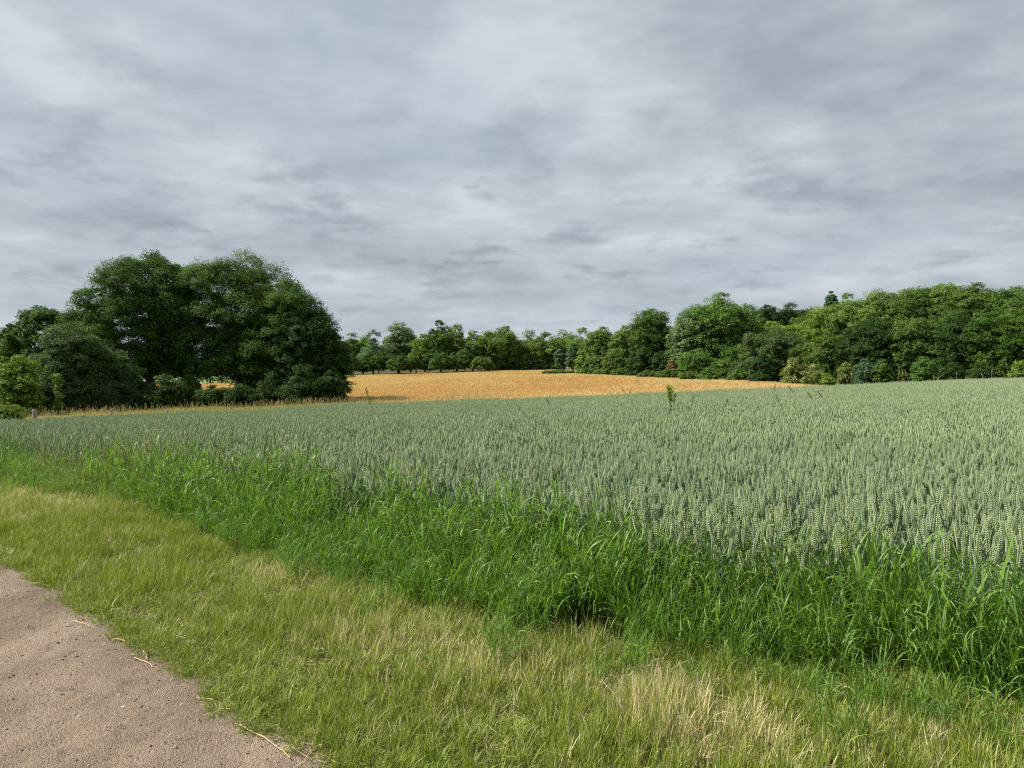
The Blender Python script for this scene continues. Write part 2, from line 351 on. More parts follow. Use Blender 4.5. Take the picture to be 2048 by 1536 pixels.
def wheat_patch(seed, size, n, hi):
    rs = np.random.RandomState(seed); acc = Acc()
    base = np.stack([rs.uniform(-size/2, size/2, n), rs.uniform(-size/2, size/2, n), np.zeros(n)], 1)
    h = .50 + rs.randn(n) * .045; h[rs.rand(n) < .14] -= .11
    az = rs.uniform(0, 2*np.pi, n); lean = np.abs(rs.randn(n)) * .08 + .01; lean[rs.rand(n) < .08] += rs.uniform(.1, .35)
    bend = rs.uniform(0, .12, n)
    C = blades(acc, rs, base, h, np.full(n, .0042 if hi else .007), az, lean, bend, 3 if hi else 2, twist=3, b=np.full(n, 0.0), power=1)
    top = C[:, -1]; ea = lean + bend + rs.uniform(0, .12, n); D = dirs(az, ea); L = rs.uniform(.085, .128, n); rr = rs.rand(n)
    a, b2 = frame(D); ph = rs.uniform(0, 2*np.pi, n)[:, None]; S1 = a*np.cos(ph) + b2*np.sin(ph); S2 = np.cross(D, S1)
    if hi:
        ns = 19
        for k in range(ns):
            f = k / ns; wv = (.45 + 1.1 * np.sin(np.pi * min(1, f * .92 + .12)) ** .6) * .0066
            sg = 1 if k % 2 else -1
            tip = 1.0 if f < .8 else 1 - (f - .8) * 1.5
            c = top + D * (L * f * .92)[:, None] + S1 * (sg * .0026 * tip)
            dd = D * .90 + S1 * (sg * .42 * tip); dd /= np.linalg.norm(dd, axis=-1, keepdims=True)
            for q in (-1, 1):      # two florets a spikelet, splayed
                d2 = dd + S2 * (q * .26); d2 /= np.linalg.norm(d2, axis=-1, keepdims=True)
                blobs(acc, c + S2 * (q * wv * .30), d2, np.full(n, .0172), np.full(n, wv * .95), np.full(n, wv * .85), S2, rr, .3 + .25 * (f), 1.0)
    else:
        segs = np.array([0, .18, .5, .85, 1.0]); rad = np.array([.35, .85, 1.0, .75, .2]) * .0084
        ring = []
        for f, rd in zip(segs, rad):
            for q in range(4):
                an = q * np.pi / 2; ring.append(top + D * (L * f)[:, None] + (S1 * np.cos(an) + S2 * np.sin(an) * .7) * rd * (1.15 if q % 2 else 1))
        V = np.stack(ring, 1); I = (np.arange(n) * 20)[:, None]; Fs = []
        for k in range(4):
            for q in range(4): Fs.append(I + np.array([[k*4+q, k*4+(q+1) % 4, k*4+4+(q+1) % 4, k*4+4+q]]))
        col = np.zeros((n, 20, 3)); col[..., 0] = rr[:, None]; col[..., 1] = np.repeat(np.array([.2, .35, .5, .65, .9]), 4)[None]; col[..., 2] = 1
        acc.add(V.reshape(-1, 3), np.concatenate(Fs), col.reshape(-1, 3))
    # flag leaves and lower leaves
    for (q, lo, hi_, ll, ww) in ((1.0, .62, .86, .16, .011), (.9, .35, .6, .18, .011), (.6, .1, .35, .16, .01)):
        m_ = rs.rand(n) < q; k = m_.sum(); f = rs.uniform(lo, hi_, k)
        pb = base[m_] + (top[m_] - base[m_]) * f[:, None]
        blades(acc, rs, pb, rs.uniform(.6, 1.1, k) * ll, np.full(k, ww * (1 if hi else 1.2)), rs.uniform(0, 2*np.pi, k), rs.uniform(.15, .6, k), rs.uniform(.3, 1.8, k),
               5 if hi else 2, twist=.8, b=np.full(k, .5))
    return acc
def wheat_mat():
    m, w = new_mat('wheat'); a = vcol(w); s = w.add('ShaderNodeSeparateColor'); w.l.new(a.outputs[0], s.inputs[0])
    d = vcol(w, 'dry', 'INSTANCER')
    ear = w.mix(s.outputs[1], (.175, .255, .140), (.43, .495, .26)); ear = w.mix(w.math('MULTIPLY', s.outputs[0], .55), ear, (.22, .33, .215))
    leaf = w.mix(s.outputs[0], (.038, .090, .066), (.08, .150, .102))
    col = w.mix(w.maprange(s.outputs[2], .6, .9), leaf, ear)
    col = w.mix(w.math('MULTIPLY', d.outputs['Fac'], .6), col, (.33, .39, .17))
    finish(w, plant_shader(w, col, .5, .22, .35)); return m
M_wheat = wheat_mat()

def grid_pts(rs, umin, umax, dmin, dmax, cell, inside, jit=.25):
    xs = np.arange(umin * dmax - cell, umax * dmax + cell, cell); ys = np.arange(dmin, dmax, cell)
    X, Y = np.meshgrid(xs, ys); X = X.ravel(); Y = Y.ravel()
    X = X + rs.uniform(-jit, jit, len(X)) * cell; Y = Y + rs.uniform(-jit, jit, len(Y)) * cell
    u = X / np.maximum(Y, .1); k = (u > umin) & (u < umax) & (Y > dmin) & (Y < dmax) & inside(X, Y, u)
    return X[k], Y[k]
def put(X, Y, off=0.0): return np.stack([X, Y, zt(X, Y) + off], 1)

rs = np.random.RandomState(11)
WN = [wheat_patch(100 + k, .42, 42, True).mesh('wheat', M_wheat) for k in range(7)]
WF = [wheat_patch(200 + k, .62, 108, False).mesh('wheat', M_wheat) for k in range(7)]
LOD = 9.5
inw = lambda X, Y, u: (Y > back_d(u) - .15 + (fbm(X, Y, .9, 3) - .5) * .5) & (Y < wfar_d(u))
X1, Y1 = grid_pts(rs, -.95, .95, 2.2, LOD, .40, inw); X2, Y2 = grid_pts(rs, -.95, .95, LOD, 52, .58, inw)
def wz(X, Y, n): return np.stack([np.ones(n), np.ones(n), .86 + .17 * fbm(X, Y, .35, 8) + .20 * fbm(X, Y, 1.1, 18) + rs.uniform(-.03, .03, n)], 1)
def wdry(X, Y): return np.clip((fbm(X, Y, .25, 9) - .35) * 1.0, 0, .5) + np.clip(X / np.maximum(Y, 1), 0, 1) * .25
scatter('wheat_crop', [
    (WN, put(X1, Y1), rs.randint(0, 4, len(X1)) * np.pi/2 + rs.uniform(-.3, .3, len(X1)), wz(X1, Y1, len(X1)), wdry(X1, Y1)),
    (WF, put(X2, Y2), rs.randint(0, 4, len(X2)) * np.pi/2 + rs.uniform(-.3, .3, len(X2)), wz(X2, Y2, len(X2)), wdry(X2, Y2))],
    M_wheat, 'unripe blue-green wheat covering the middle of the picture')
print('wheat', len(X1), len(X2))

# ---- lush tall grass belt between wheat and verge
M_tall = blade_mat('tall_grass', (.150, .262, .020), (.105, .210, .055), (.36, .33, .14), .4, .35, .42)
def tall_clump(seed, nculm, R0, H):
    rs = np.random.RandomState(seed); acc = Acc()
    a = rs.uniform(0, 2*np.pi, nculm); rr = R0 * np.sqrt(rs.rand(nculm)); base = np.stack([rr*np.cos(a), rr*np.sin(a), np.zeros(nculm)], 1)
    az = a + rs.randn(nculm) * .9; lean = np.abs(rs.randn(nculm)) * .16 + .03; h = H * rs.uniform(.55, 1.0, nculm); bend = rs.uniform(0, .35, nculm)
    C = blades(acc, rs, base, h, np.full(nculm, .0035), az, lean, bend, 4, twist=3, r=rs.rand(nculm) * .9, power=1)
    for j, f in enumerate((.12, .3, .5, .72, .95)):
        k = nculm; i = min(3, int(f * 4)); g = f * 4 - i; pb = C[:, i] * (1 - g) + C[:, i + 1] * g
        blades(acc, rs, pb, rs.uniform(.16, .38, k) * (1.1 - .12 * j), rs.uniform(.0045, .0128, k), rs.uniform(0, 2*np.pi, k), rs.uniform(.05, .5, k), rs.uniform(.05, 1.0, k) ** 1.6 * 2.2,
               6, twist=.9, r=rs.rand(k) * .93, fold=.35)
    return acc
def fine_clump(seed, n, R0, H, W, seed_heads=0, M=1.0):
    rs = np.random.RandomState(seed); acc = Acc()
    a = rs.uniform(0, 2*np.pi, n); rr = R0 * np.sqrt(rs.rand(n)); base = np.stack([rr*np.cos(a), rr*np.sin(a), np.zeros(n)], 1)
    blades(acc, rs, base, H * rs.uniform(.35, 1, n), W * rs.uniform(.6, 1.3, n), a + rs.randn(n), np.abs(rs.randn(n)) * .2, rs.uniform(0, 1.5, n) * M, 5, twist=.8)
    if seed_heads:
        k = seed_heads; a = rs.uniform(0, 2*np.pi, k); base = np.stack([R0*rs.rand(k)*np.cos(a), R0*rs.rand(k)*np.sin(a), np.zeros(k)], 1)
        C = blades(acc, rs, base, H * rs.uniform(.9, 1.35, k), np.full(k, W * .45), a, np.abs(rs.randn(k))*.12, rs.uniform(.1, .5, k), 4, twist=3, r=np.full(k, .9))
        D = C[:, -1] - C[:, -2]; D /= np.linalg.norm(D, axis=-1, keepdims=True); s1, s2 = frame(D)
        for q in range(6):
            blobs(acc, C[:, -1] - D * (.018 * q * H/.5), D, np.full(k, .03*H/.5), np.full(k, W*1.5), np.full(k, W*1.2), s1, np.full(k, 1.0))
    return acc
TC = [tall_clump(300 + k, 22, .13, .60).mesh('tall_grass', M_tall) for k in range(8)]
FC = [fine_clump(330 + k, 90, .13, .62, .006, 5).mesh('tall_grass', M_tall) for k in range(5)]
def belt_in(X, Y, u):
    e = (fbm(X, Y, 1.6, 40) - .5)
    return (Y > front_d(u) + e * 1.0 + (hashn(X, Y, 3.5, 47) - .5) * .35) & (Y < back_d(u) + e * .8 + .1) & (np.random.RandomState(4).rand(len(X)) > .75 * np.clip(hashn(X, Y, 2.6, 49) - .62, 0, .4) * 3)
X3, Y3 = grid_pts(rs, -.95, .95, 2.2, 14, .135, belt_in, .5)
u3 = X3 / Y3; mp_ = np.clip((-.45 - u3) / .2, 0, .75) * (.4 + 1.2 * fbm(X3, Y3, .8, 77)); meadow = rs.rand(len(X3)) < mp_
fr = np.clip((Y3 - front_d(u3)) / np.maximum(back_d(u3) - front_d(u3), .3), 0, 1)
hmap = (.48 + .70 * np.sin(np.clip(fr, 0, 1) * np.pi * .55)) * (.68 + .62 * fbm(X3, Y3, 1.3, 60))
hmap *= np.interp(u3, [-.7, -.45, -.1, .15, .4, .7], [.82, .98, .98, .88, .86, .9]) * rs.choice([.75, 1, 1, 1.12], len(X3))
back_m = rs.rand(len(X3)) < .35
isF = meadow | back_m
def grp(ms, k, hm, dr, tl=.16):
    n = k.sum(); s = hm[k] * rs.uniform(.85, 1.15, n)
    return (ms, put(X3[k], Y3[k], -.02), rs.uniform(0, 2*np.pi, n), s, dr[k], rs.randn(n, 2) * tl)
dry3 = np.where(meadow, .10 + .22 * fbm(X3, Y3, 1.1, 70), -.05 + .14 * fbm(X3, Y3, 1.2, 71)); dry3[(u3 < -.66) & (Y3 > 10.6)] = -.1
X3b, Y3b = grid_pts(rs, -.95, .95, 2.0, 12, .16, lambda X, Y, u: (Y > front_d(u) - .75) & (Y < front_d(u) + .3) & (rs.rand(len(X)) < .22 * np.clip(1 - (front_d(u) - Y) / .8, 0, 1) ** 1.6 * (hashn(X, Y, 2.2, 48) * 1.7)), .5); n3b = len(X3b)
SP = (TC, put(X3b, Y3b), rs.uniform(0, 6.28, n3b), rs.uniform(.28, .62, n3b), rs.uniform(-.1, .12, n3b), rs.randn(n3b, 2) * .25)
scatter('tall_grass', [grp(TC, ~isF, hmap, dry3), grp(FC, isF, hmap, dry3), SP], M_tall, 'lush bright green tall grass along the front edge of the wheat')
print('tall', len(X3))

# ---- short half-dry verge grass
M_short = blade_mat('verge_grass', (.125, .205, .026), (.270, .295, .048), (.56, .48, .28), .3, .3, .5)
def turf(seed, n, size, H, W, K=4):
    rs = np.random.RandomState(seed); acc = Acc(); nt = 46                      # blades grouped in tufts, with gaps
    tc = rs.uniform(-size/2, size/2, (nt, 2)); th = rs.uniform(.25, 1.0, nt) ** 1.7; tr = rs.rand(nt); tz = rs.uniform(.008, .022, nt); k = rs.randint(0, nt, n)
    base = np.concatenate([tc[k] + rs.randn(n, 2) * tz[k][:, None], np.zeros((n, 1))], 1); out = rs.rand(n) < .3
    base[out, :2] = rs.uniform(-size/2, size/2, (out.sum(), 2))
    L = H * rs.uniform(.35, 1.0, n) * (.22 + 1.05 * th[k]); fl = rs.rand(n) < .14
    lean = np.abs(rs.randn(n)) * .2; lean[fl] = rs.uniform(.7, 1.5, fl.sum())
    r = np.clip(tr[k] * .55 + rs.rand(n) * .55 - .03, 0, 1)
    blades(acc, rs, base, L, W * rs.uniform(.6, 1.5, n), rs.uniform(0, 2*np.pi, n), lean, rs.uniform(0, .8, n), K, twist=.9, r=r, b=np.clip(tr[k][::-1] * .6 + rs.rand(n) * .5, 0, 1))
    return acc
TS = [turf(400 + k, 1300, .32, .165, .0023).mesh('verge_grass', M_short) for k in range(8)]
def verge_in(X, Y, u):
    return (~on_path(X, Y, .17)) & (Y < front_d(u) + .35)
X4, Y4 = grid_pts(rs, -1.0, 1.0, 1.6, 13, .22, verge_in, .4); u4 = X4 / Y4
def pxy(X, Y): return CX + F * X / Y, HY + (CAMH - zt(X, Y)) * F / Y
def blob_map(X, Y, L):      # patches on the ground given by their place (X, Y, radius, weight)
    v = np.zeros(len(X))
    for (x, y, r, wgt) in L: v += wgt * np.exp(-((X - x) ** 2 + (Y - y) ** 2) / (2 * r * r))
    return v
def gp(px, py): d = CAMH * F / (py - HY); return (px - CX) / F * d, d
DRYB = [(*gp(px, py), r, wt) for px, py, r, wt in ((690, 1260, .26, .55), (740, 1300, .2, .4), (820, 1320, .25, .35), (1240, 1400, .2, .6), (1330, 1450, .22, .6),
        (500, 1150, .3, .3), (560, 1180, .3, .28), (60, 1010, .9, .5), (10, 975, .9, .3), (240, 1080, .3, .15), (1050, 1335, .22, .45), (1650, 1525, .25, .35), (960, 1345, .2, .3),
        (1900, 1520, .25, .25), (1450, 1500, .2, .35))]
df = np.clip((front_d(u4) - Y4), 0, 3); de = np.clip(Y4 - path_d(u4), 0, 3)
dry4 = .10 + .36 * (fbm(X4, Y4, 1.7, 90) - .42) + .3 * (fbm(X4, Y4, 5, 93) - .5) + blob_map(X4, Y4, DRYB) * .52 + .12 * np.exp(-df / .35) * (fbm(X4, Y4, 2.3, 94) * 1.6 - .1) - .22 * np.exp(-de / .25)
h4 = (.30 + 1.25 * fbm(X4, Y4, 2.6, 91)) * np.interp(de, [0, .25, .9], [.38, .6, 1.0]) 
n4 = len(X4)
XB, YB = gp(1335, 1462); bare = np.hypot(X4 - XB, Y4 - YB) < .09
k4 = (~bare) & (rs.rand(n4) > .06 + .5 * np.clip(hashn(X4, Y4, 2.7, 99) - .72, 0, 1) * 2)
G_short = (TS, put(X4, Y4)[k4], rs.uniform(0, 2*np.pi, n4)[k4], np.stack([np.full(n4, 1.0), np.full(n4, 1.0), h4 * rs.uniform(.85, 1.15, n4)], 1)[k4], dry4[k4], (rs.randn(n4, 2) * .04)[k4])
# scattered broader-leaved tufts and long wisps in the verge
WS = [fine_clump(450 + k, 34, .05, .22, .0038, 1).mesh('verge_grass', M_short) for k in range(5)]
k5 = rs.rand(n4) < .22
G_tuft = (WS, put(X4, Y4)[k5], rs.uniform(0, 6.28, k5.sum()), rs.uniform(.5, 1.15, k5.sum()) * np.interp(de[k5], [0, .3, 1], [.45, .7, 1]), dry4[k5] - .08)
# straw litter lying on the soil
LS = []
for q in range(3):
    r_ = np.random.RandomState(480 + q); acc = Acc(); n = 90; b_ = np.stack([r_.uniform(-.2, .2, n), r_.uniform(-.2, .2, n), r_.uniform(.003, .03, n)], 1)
    blades(acc, r_, b_, r_.uniform(.05, .16, n), np.full(n, .0028), r_.uniform(0, 6.28, n), r_.uniform(1.3, 1.6, n), r_.uniform(-.1, .25, n), 3, r=np.full(n, .99) * r_.uniform(.9, 1, n)); LS.append(acc.mesh('verge_grass', M_short))
k6 = rs.rand(n4) < .45
G_lit = (LS, put(X4, Y4)[k6], rs.uniform(0, 6.28, k6.sum()), rs.uniform(.7, 1.1, k6.sum()), np.full(k6.sum(), .3))
ED = [fine_clump(540 + k, 60, .055, .085, .0026, 0, 1.6).mesh('verge_grass', M_short) for k in range(5)]
X10, Y10 = grid_pts(rs, -1.0, 1.0, 1.4, 7.5, .045, lambda X, Y, u: (~on_path(X, Y, (rs.rand(len(X)) ** 2) * -.10 + .0)) & on_path(X, Y, .38), .5); n10 = len(X10)
G_edge = (ED, put(X10, Y10), rs.uniform(0, 6.28, n10), rs.uniform(.4, 1.15, n10), .02 + .4 * (fbm(X10, Y10, 4, 98) - .45), rs.randn(n10, 2) * .3)
RO = []
for q in range(5):      # low rosettes of broad leaves
    r_ = np.random.RandomState(520 + q); acc = Acc(); n = 11
    blades(acc, r_, np.zeros((n, 3)) + r_.randn(n, 3) * .006 + [0, 0, .01], r_.uniform(.05, .12, n), r_.uniform(.016, .034, n), np.linspace(0, 6.28, n) + r_.rand(n), r_.uniform(.5, 1.1, n), r_.uniform(.2, .8, n), 5, twist=.3, r=r_.rand(n) * .5, b=r_.rand(n) * .3, fold=.2)
    RO.append(acc.mesh('verge_grass', M_short))
k8 = rs.rand(n4) < np.clip(.34 - de * .3, .02, .34)
G_ros = (RO, put(X4, Y4, .02)[k8], rs.uniform(0, 6.28, k8.sum()), rs.uniform(.35, .8, k8.sum()), np.full(k8.sum(), -.2))
scatter('verge_grass', [G_short, G_tuft, G_lit, G_ros, G_edge], M_short, 'short yellow-green half-dry grass between the track and the tall grass')
print('short', n4)

# ---- pebbles and grit on the path
m, w = new_mat('gravel'); oi = vcol(w, 'dry', 'INSTANCER'); col = w.ramp(oi.outputs['Fac'], [(0, (.09, .075, .062)), (.5, (.18, .145, .115)), (.85, (.26, .22, .175)), (1, (.38, .34, .29))])
b = w.add('ShaderNodeBsdfPrincipled'); w.l.new(col, b.inputs[0]); b.inputs['Roughness'].default_value = .85; finish(w, b.outputs[0]); M_grav = m
def stone(seed):
    r_ = np.random.RandomState(seed); import bmesh
    bm = bmesh.new(); bmesh.ops.create_icosphere(bm, subdivisions=1, radius=1)
    for v in bm.verts: v.co *= r_.uniform(.7, 1.15); v.co.z *= .5; v.co.x *= 1.25
    me = bpy.data.meshes.new('gravel'); bm.to_mesh(me); bm.free(); me.materials.append(M_grav); return me
ST = [stone(500 + k) for k in range(6)]
X7 = rs.uniform(-6.5, 0.4, 150000); Y7 = rs.uniform(1.2, 6.6, 150000); k7 = on_path(X7, Y7, .1) & (X7 / Y7 > -.85)
k7 &= rs.rand(len(X7)) < .12 + .5 * fbm(X7, Y7, 2.2, 95); X7 = X7[k7]; Y7 = Y7[k7]; n7 = len(X7)
s7 = .0017 * (1 + rs.pareto(3.0, n7) * 1.1); s7 = np.clip(s7, 0, .010); P7 = put(X7, Y7, .013); P7[:, 2] += path_z(X7, Y7)
scatter('gravel', [(ST, P7, rs.uniform(0, 6.28, n7), s7, rs.rand(n7) ** 1.4, rs.randn(n7, 2) * .3)], M_grav, 'small loose stones and grit on the farm track')
print('gravel', n7)

# ---- ripening orange cereal field behind the wheat
m, w = new_mat('barley_field'); g = w.add('ShaderNodeNewGeometry'); P = g.outputs['Position']; sp = w.add('ShaderNodeSeparateXYZ'); w.l.new(P, sp.inputs[0])
n1 = w.noise(P, .06, 4, .6); n2 = w.noise(P, 1.1, 4, .6)
col = w.mix(w.maprange(n1, .4, .6), (.50, .32, .15), (.54, .38, .19)); col = w.mix(w.maprange(n2, .45, .7), col, (.46, .33, .15))
b = w.add('ShaderNodeBsdfPrincipled'); w.l.new(col, b.inputs[0]); b.inputs['Roughness'].default_value = .9; b.inputs['Specular IOR Level'].default_value = .1
bp = w.add('ShaderNodeBump'); w.l.new(n2, bp.inputs['Height']); bp.inputs['Distance'].default_value = .3; w.l.new(bp.outputs[0], b.inputs['Normal']); finish(w, b.outputs[0]); M_fieldb = m
def crop_in(X, Y):
    u = X / np.maximum(Y, 1); e = (fbm(X, Y, .12, 110) - .5)
    return (Y > wfar_d(u) + 3 + e * 3 + 9 * np.exp(-((u + .21) / .07) ** 2) + 2 * np.exp(-((u + .08) / .1) ** 2)) & (Y < crop_far(u) - 1 + e * 2) & (u > -.95) & (u < .46) & ((u > -.225) | (Y > 68) | ((u < -.5) & (Y < 47)))
sheet('barley_field', np.arange(-125, 45, 1.0), np.arange(36, 184, 1.0), M_fieldb, keep=crop_in, off=.22, label='orange ripening cereal field rising towards the trees')
M_crop = blade_mat('ripe_crop', (.54, .36, .17), (.57, .335, .15), (.58, .46, .235), .25, .15, .7)
def coarse(seed, n, size, H, W, K=3, m=1.0):
    rs = np.random.RandomState(seed); acc = Acc(); base = np.stack([rs.uniform(-size/2, size/2, n), rs.uniform(-size/2, size/2, n), np.zeros(n)], 1)
    blades(acc, rs, base, H * rs.uniform(.6, 1.05, n), W * rs.uniform(.6, 1.3, n), rs.uniform(0, 6.28, n), np.abs(rs.randn(n)) * .15, rs.uniform(0, .9, n) * m, K, twist=1.0)
    return acc
CF = [coarse(600 + k, 1300, 2.1, .55, .026).mesh('ripe_crop', M_crop) for k in range(5)]
X8, Y8 = grid_pts(rs, -.9, .46, 38, 186, 1.9, lambda X, Y, u: crop_in(X, Y), .3); n8 = len(X8)
scatter('ripe_crop', [(CF, put(X8, Y8), rs.uniform(0, 6.28, n8), np.stack([np.ones(n8), np.ones(n8), .8 + .35 * fbm(X8, Y8, .15, 112)], 1), np.clip((fbm(X8, Y8, .06, 113) - .42) * 2.6 + np.clip((Y8 - 70) / 150, 0, .45) + np.clip(X8 / 40, 0, .5), 0, .85))],
        M_crop, 'orange and straw-coloured ears of the ripening cereal field')
print('crop', n8)
# ---- rough meadow grass on the margins
M_mead = blade_mat('meadow_grass', (.20, .23, .05), (.32, .30, .10), (.52, .42, .20), .3, .2, .6)
MG = [coarse(620 + k, 420, 1.1, .6, .017, 4, 1.3).mesh('meadow_grass', M_mead) for k in range(5)]
def mead_in(X, Y, u):
    a = (Y > wfar_d(u) - .4) & (Y < wfar_d(u) + 4.5 + 9 * np.exp(-((u + .21) / .07) ** 2) + 2 * np.exp(-((u + .08) / .1) ** 2)) & (u < .7)
    b_ = (u < -.2) & (Y > wfar_d(u) - .3) & (Y < 60)
    c = (Y > crop_far(u) - 2.5) & (Y < crop_far(u) + 3) & (u > -.3) & (u < .5)
    return a | b_ | c
X9, Y9 = grid_pts(rs, -.9, .75, 36, 188, .85, mead_in, .4); n9 = len(X9); u9 = X9 / Y9
dry9 = np.where(u9 < -.2, .25 + .45 * (fbm(X9, Y9, .2, 115) - .3), .0) + np.where((u9 < -.5) & (u9 > -.66) & (Y9 < 44), .5, 0)
sc9 = rs.uniform(.7, 1.1, n9) * np.where(u9 < -.2, .95, .8)
PL = [fine_clump(640 + k, 30, .25, .75, .012, 7).mesh('meadow_grass', M_mead) for k in range(4)]
X11, Y11 = grid_pts(rs, -.9, .3, 36, 60, .6, lambda X, Y, u: (Y > wfar_d(u) - .6) & (Y < wfar_d(u) + 7) & (u < .0) & (rs.rand(len(X)) < .6), .5); n11 = len(X11)
X12 = rs.uniform(-3, 22, 140); Y12 = rs.uniform(62, 105, 140); kk = crop_in(X12, Y12) & (rs.rand(140) < .2 + fbm(X12, Y12, .2, 119)); X12 = X12[kk]; Y12 = Y12[kk]; n12 = len(X12)
scatter('meadow_grass', [(PL, put(X12, Y12, .1), rs.uniform(0, 6.28, n12), rs.uniform(.5, 1.1, n12), np.full(n12, -.1), rs.randn(n12, 2) * .1), (PL, put(X11, Y11), rs.uniform(0, 6.28, n11), rs.uniform(.8, 1.25, n11), rs.uniform(.2, .5, n11), rs.randn(n11, 2) * .12), (MG, put(X9, Y9), rs.uniform(0, 6.28, n9), np.stack([np.ones(n9), np.ones(n9), sc9], 1), dry9)], M_mead, 'rough straw-green grass on the far margin of the wheat')
# bright green pasture far behind the oaks
m, w = new_mat('pasture'); b = w.add('ShaderNodeBsdfPrincipled'); g = w.add('ShaderNodeNewGeometry'); n1 = w.noise(g.outputs['Position'], .2, 4)
w.l.new(w.mix(n1, (.10, .19, .05), (.16, .27, .09)), b.inputs[0]); b.inputs['Roughness'].default_value = .9; finish(w, b.outputs[0])
sheet('pasture', np.arange(-420, -20, 5.0), np.arange(125, 420, 5.0), m, keep=lambda x, y: (x / y > -1) & (x / y < -.24), off=.06, label='bright green pasture glimpsed behind the oaks')

# ------------------------------------------------------------------ trees
BARK = bark_mat('bark', (.055, .048, .038))
KIND = {   # colour, warm colour, leaf size, density, lobe size, cluster spread, profile
 'oak':   dict(c=(.044, .105, .020), warm=(.090, .165, .026)),
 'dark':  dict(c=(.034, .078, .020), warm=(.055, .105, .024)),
 'ash':   dict(c=(.080, .175, .036), warm=(.125, .225, .045)),
 'mid':   dict(c=(.075, .145, .030), warm=(.115, .185, .038)),
 'light': dict(c=(.125, .230, .038), warm=(.185, .280, .045)),
 'pale':  dict(c=(.130, .225, .095), warm=(.175, .265, .11)),
 'blue':  dict(c=(.080, .155, .075), warm=(.11, .19, .09)),
 'birch': dict(c=(.110, .200, .046), warm=(.160, .250, .056)),
 'willow':dict(c=(.070, .125, .042), warm=(.105, .160, .055)),
 'elder': dict(c=(.12, .18, .035), warm=(.18, .22, .05)),
 'rust':  dict(c=(.20, .14, .07), warm=(.26, .19, .09)),
}
for k, v in KIND.items(): v['mat'] = leaf_mat(k + '_leaves', v['c'], v['warm'])
PROF = {  # radius against height (0 crown foot, 1 top)
 'round':  ([0, .12, .35, .6, .8, .93, 1], [.55, .86, 1.0, 1.0, .86, .58, .2]),
 'dome':   ([0, .1, .3, .6, .8, .93, 1], [.86, 1.0, 1.0, .97, .82, .55, .2]),
 'oval':   ([0, .15, .4, .65, .85, 1], [.6, .95, 1.0, .9, .6, .12]),
 'cone':   ([0, .1, .25, .5, .75, 1], [.7, 1.0, .9, .6, .32, .04]),
 'spire':  ([0, .1, .4, .7, .9, 1], [.6, .9, .95, .62, .3, .05]),
 'tall':   ([0, .15, .4, .7, .9, 1], [.7, .95, 1.0, .85, .55, .12]),
}
def tube(acc, pts, r0, r1, sides=6):
    pts = np.asarray(pts, float); n = len(pts); T = np.gradient(pts, axis=0); T /= np.linalg.norm(T, axis=1, keepdims=True) + 1e-9
    a = np.cross(T, np.array([.2, .97, .1])); a /= np.linalg.norm(a, axis=1, keepdims=True) + 1e-9; b = np.cross(T, a)
    rad = np.linspace(r0, r1, n)[:, None, None]; an = np.linspace(0, 2*np.pi, sides, endpoint=False)
    V = pts[:, None] + (a[:, None] * np.cos(an)[None, :, None] + b[:, None] * np.sin(an)[None, :, None]) * rad
    I = np.arange(n * sides).reshape(n, sides); J = np.roll(I, -1, 1)
    acc.add(V.reshape(-1, 3), np.stack([I[:-1], J[:-1], J[1:], I[1:]], -1).reshape(-1, 4), np.array([.5, .5, 0]))
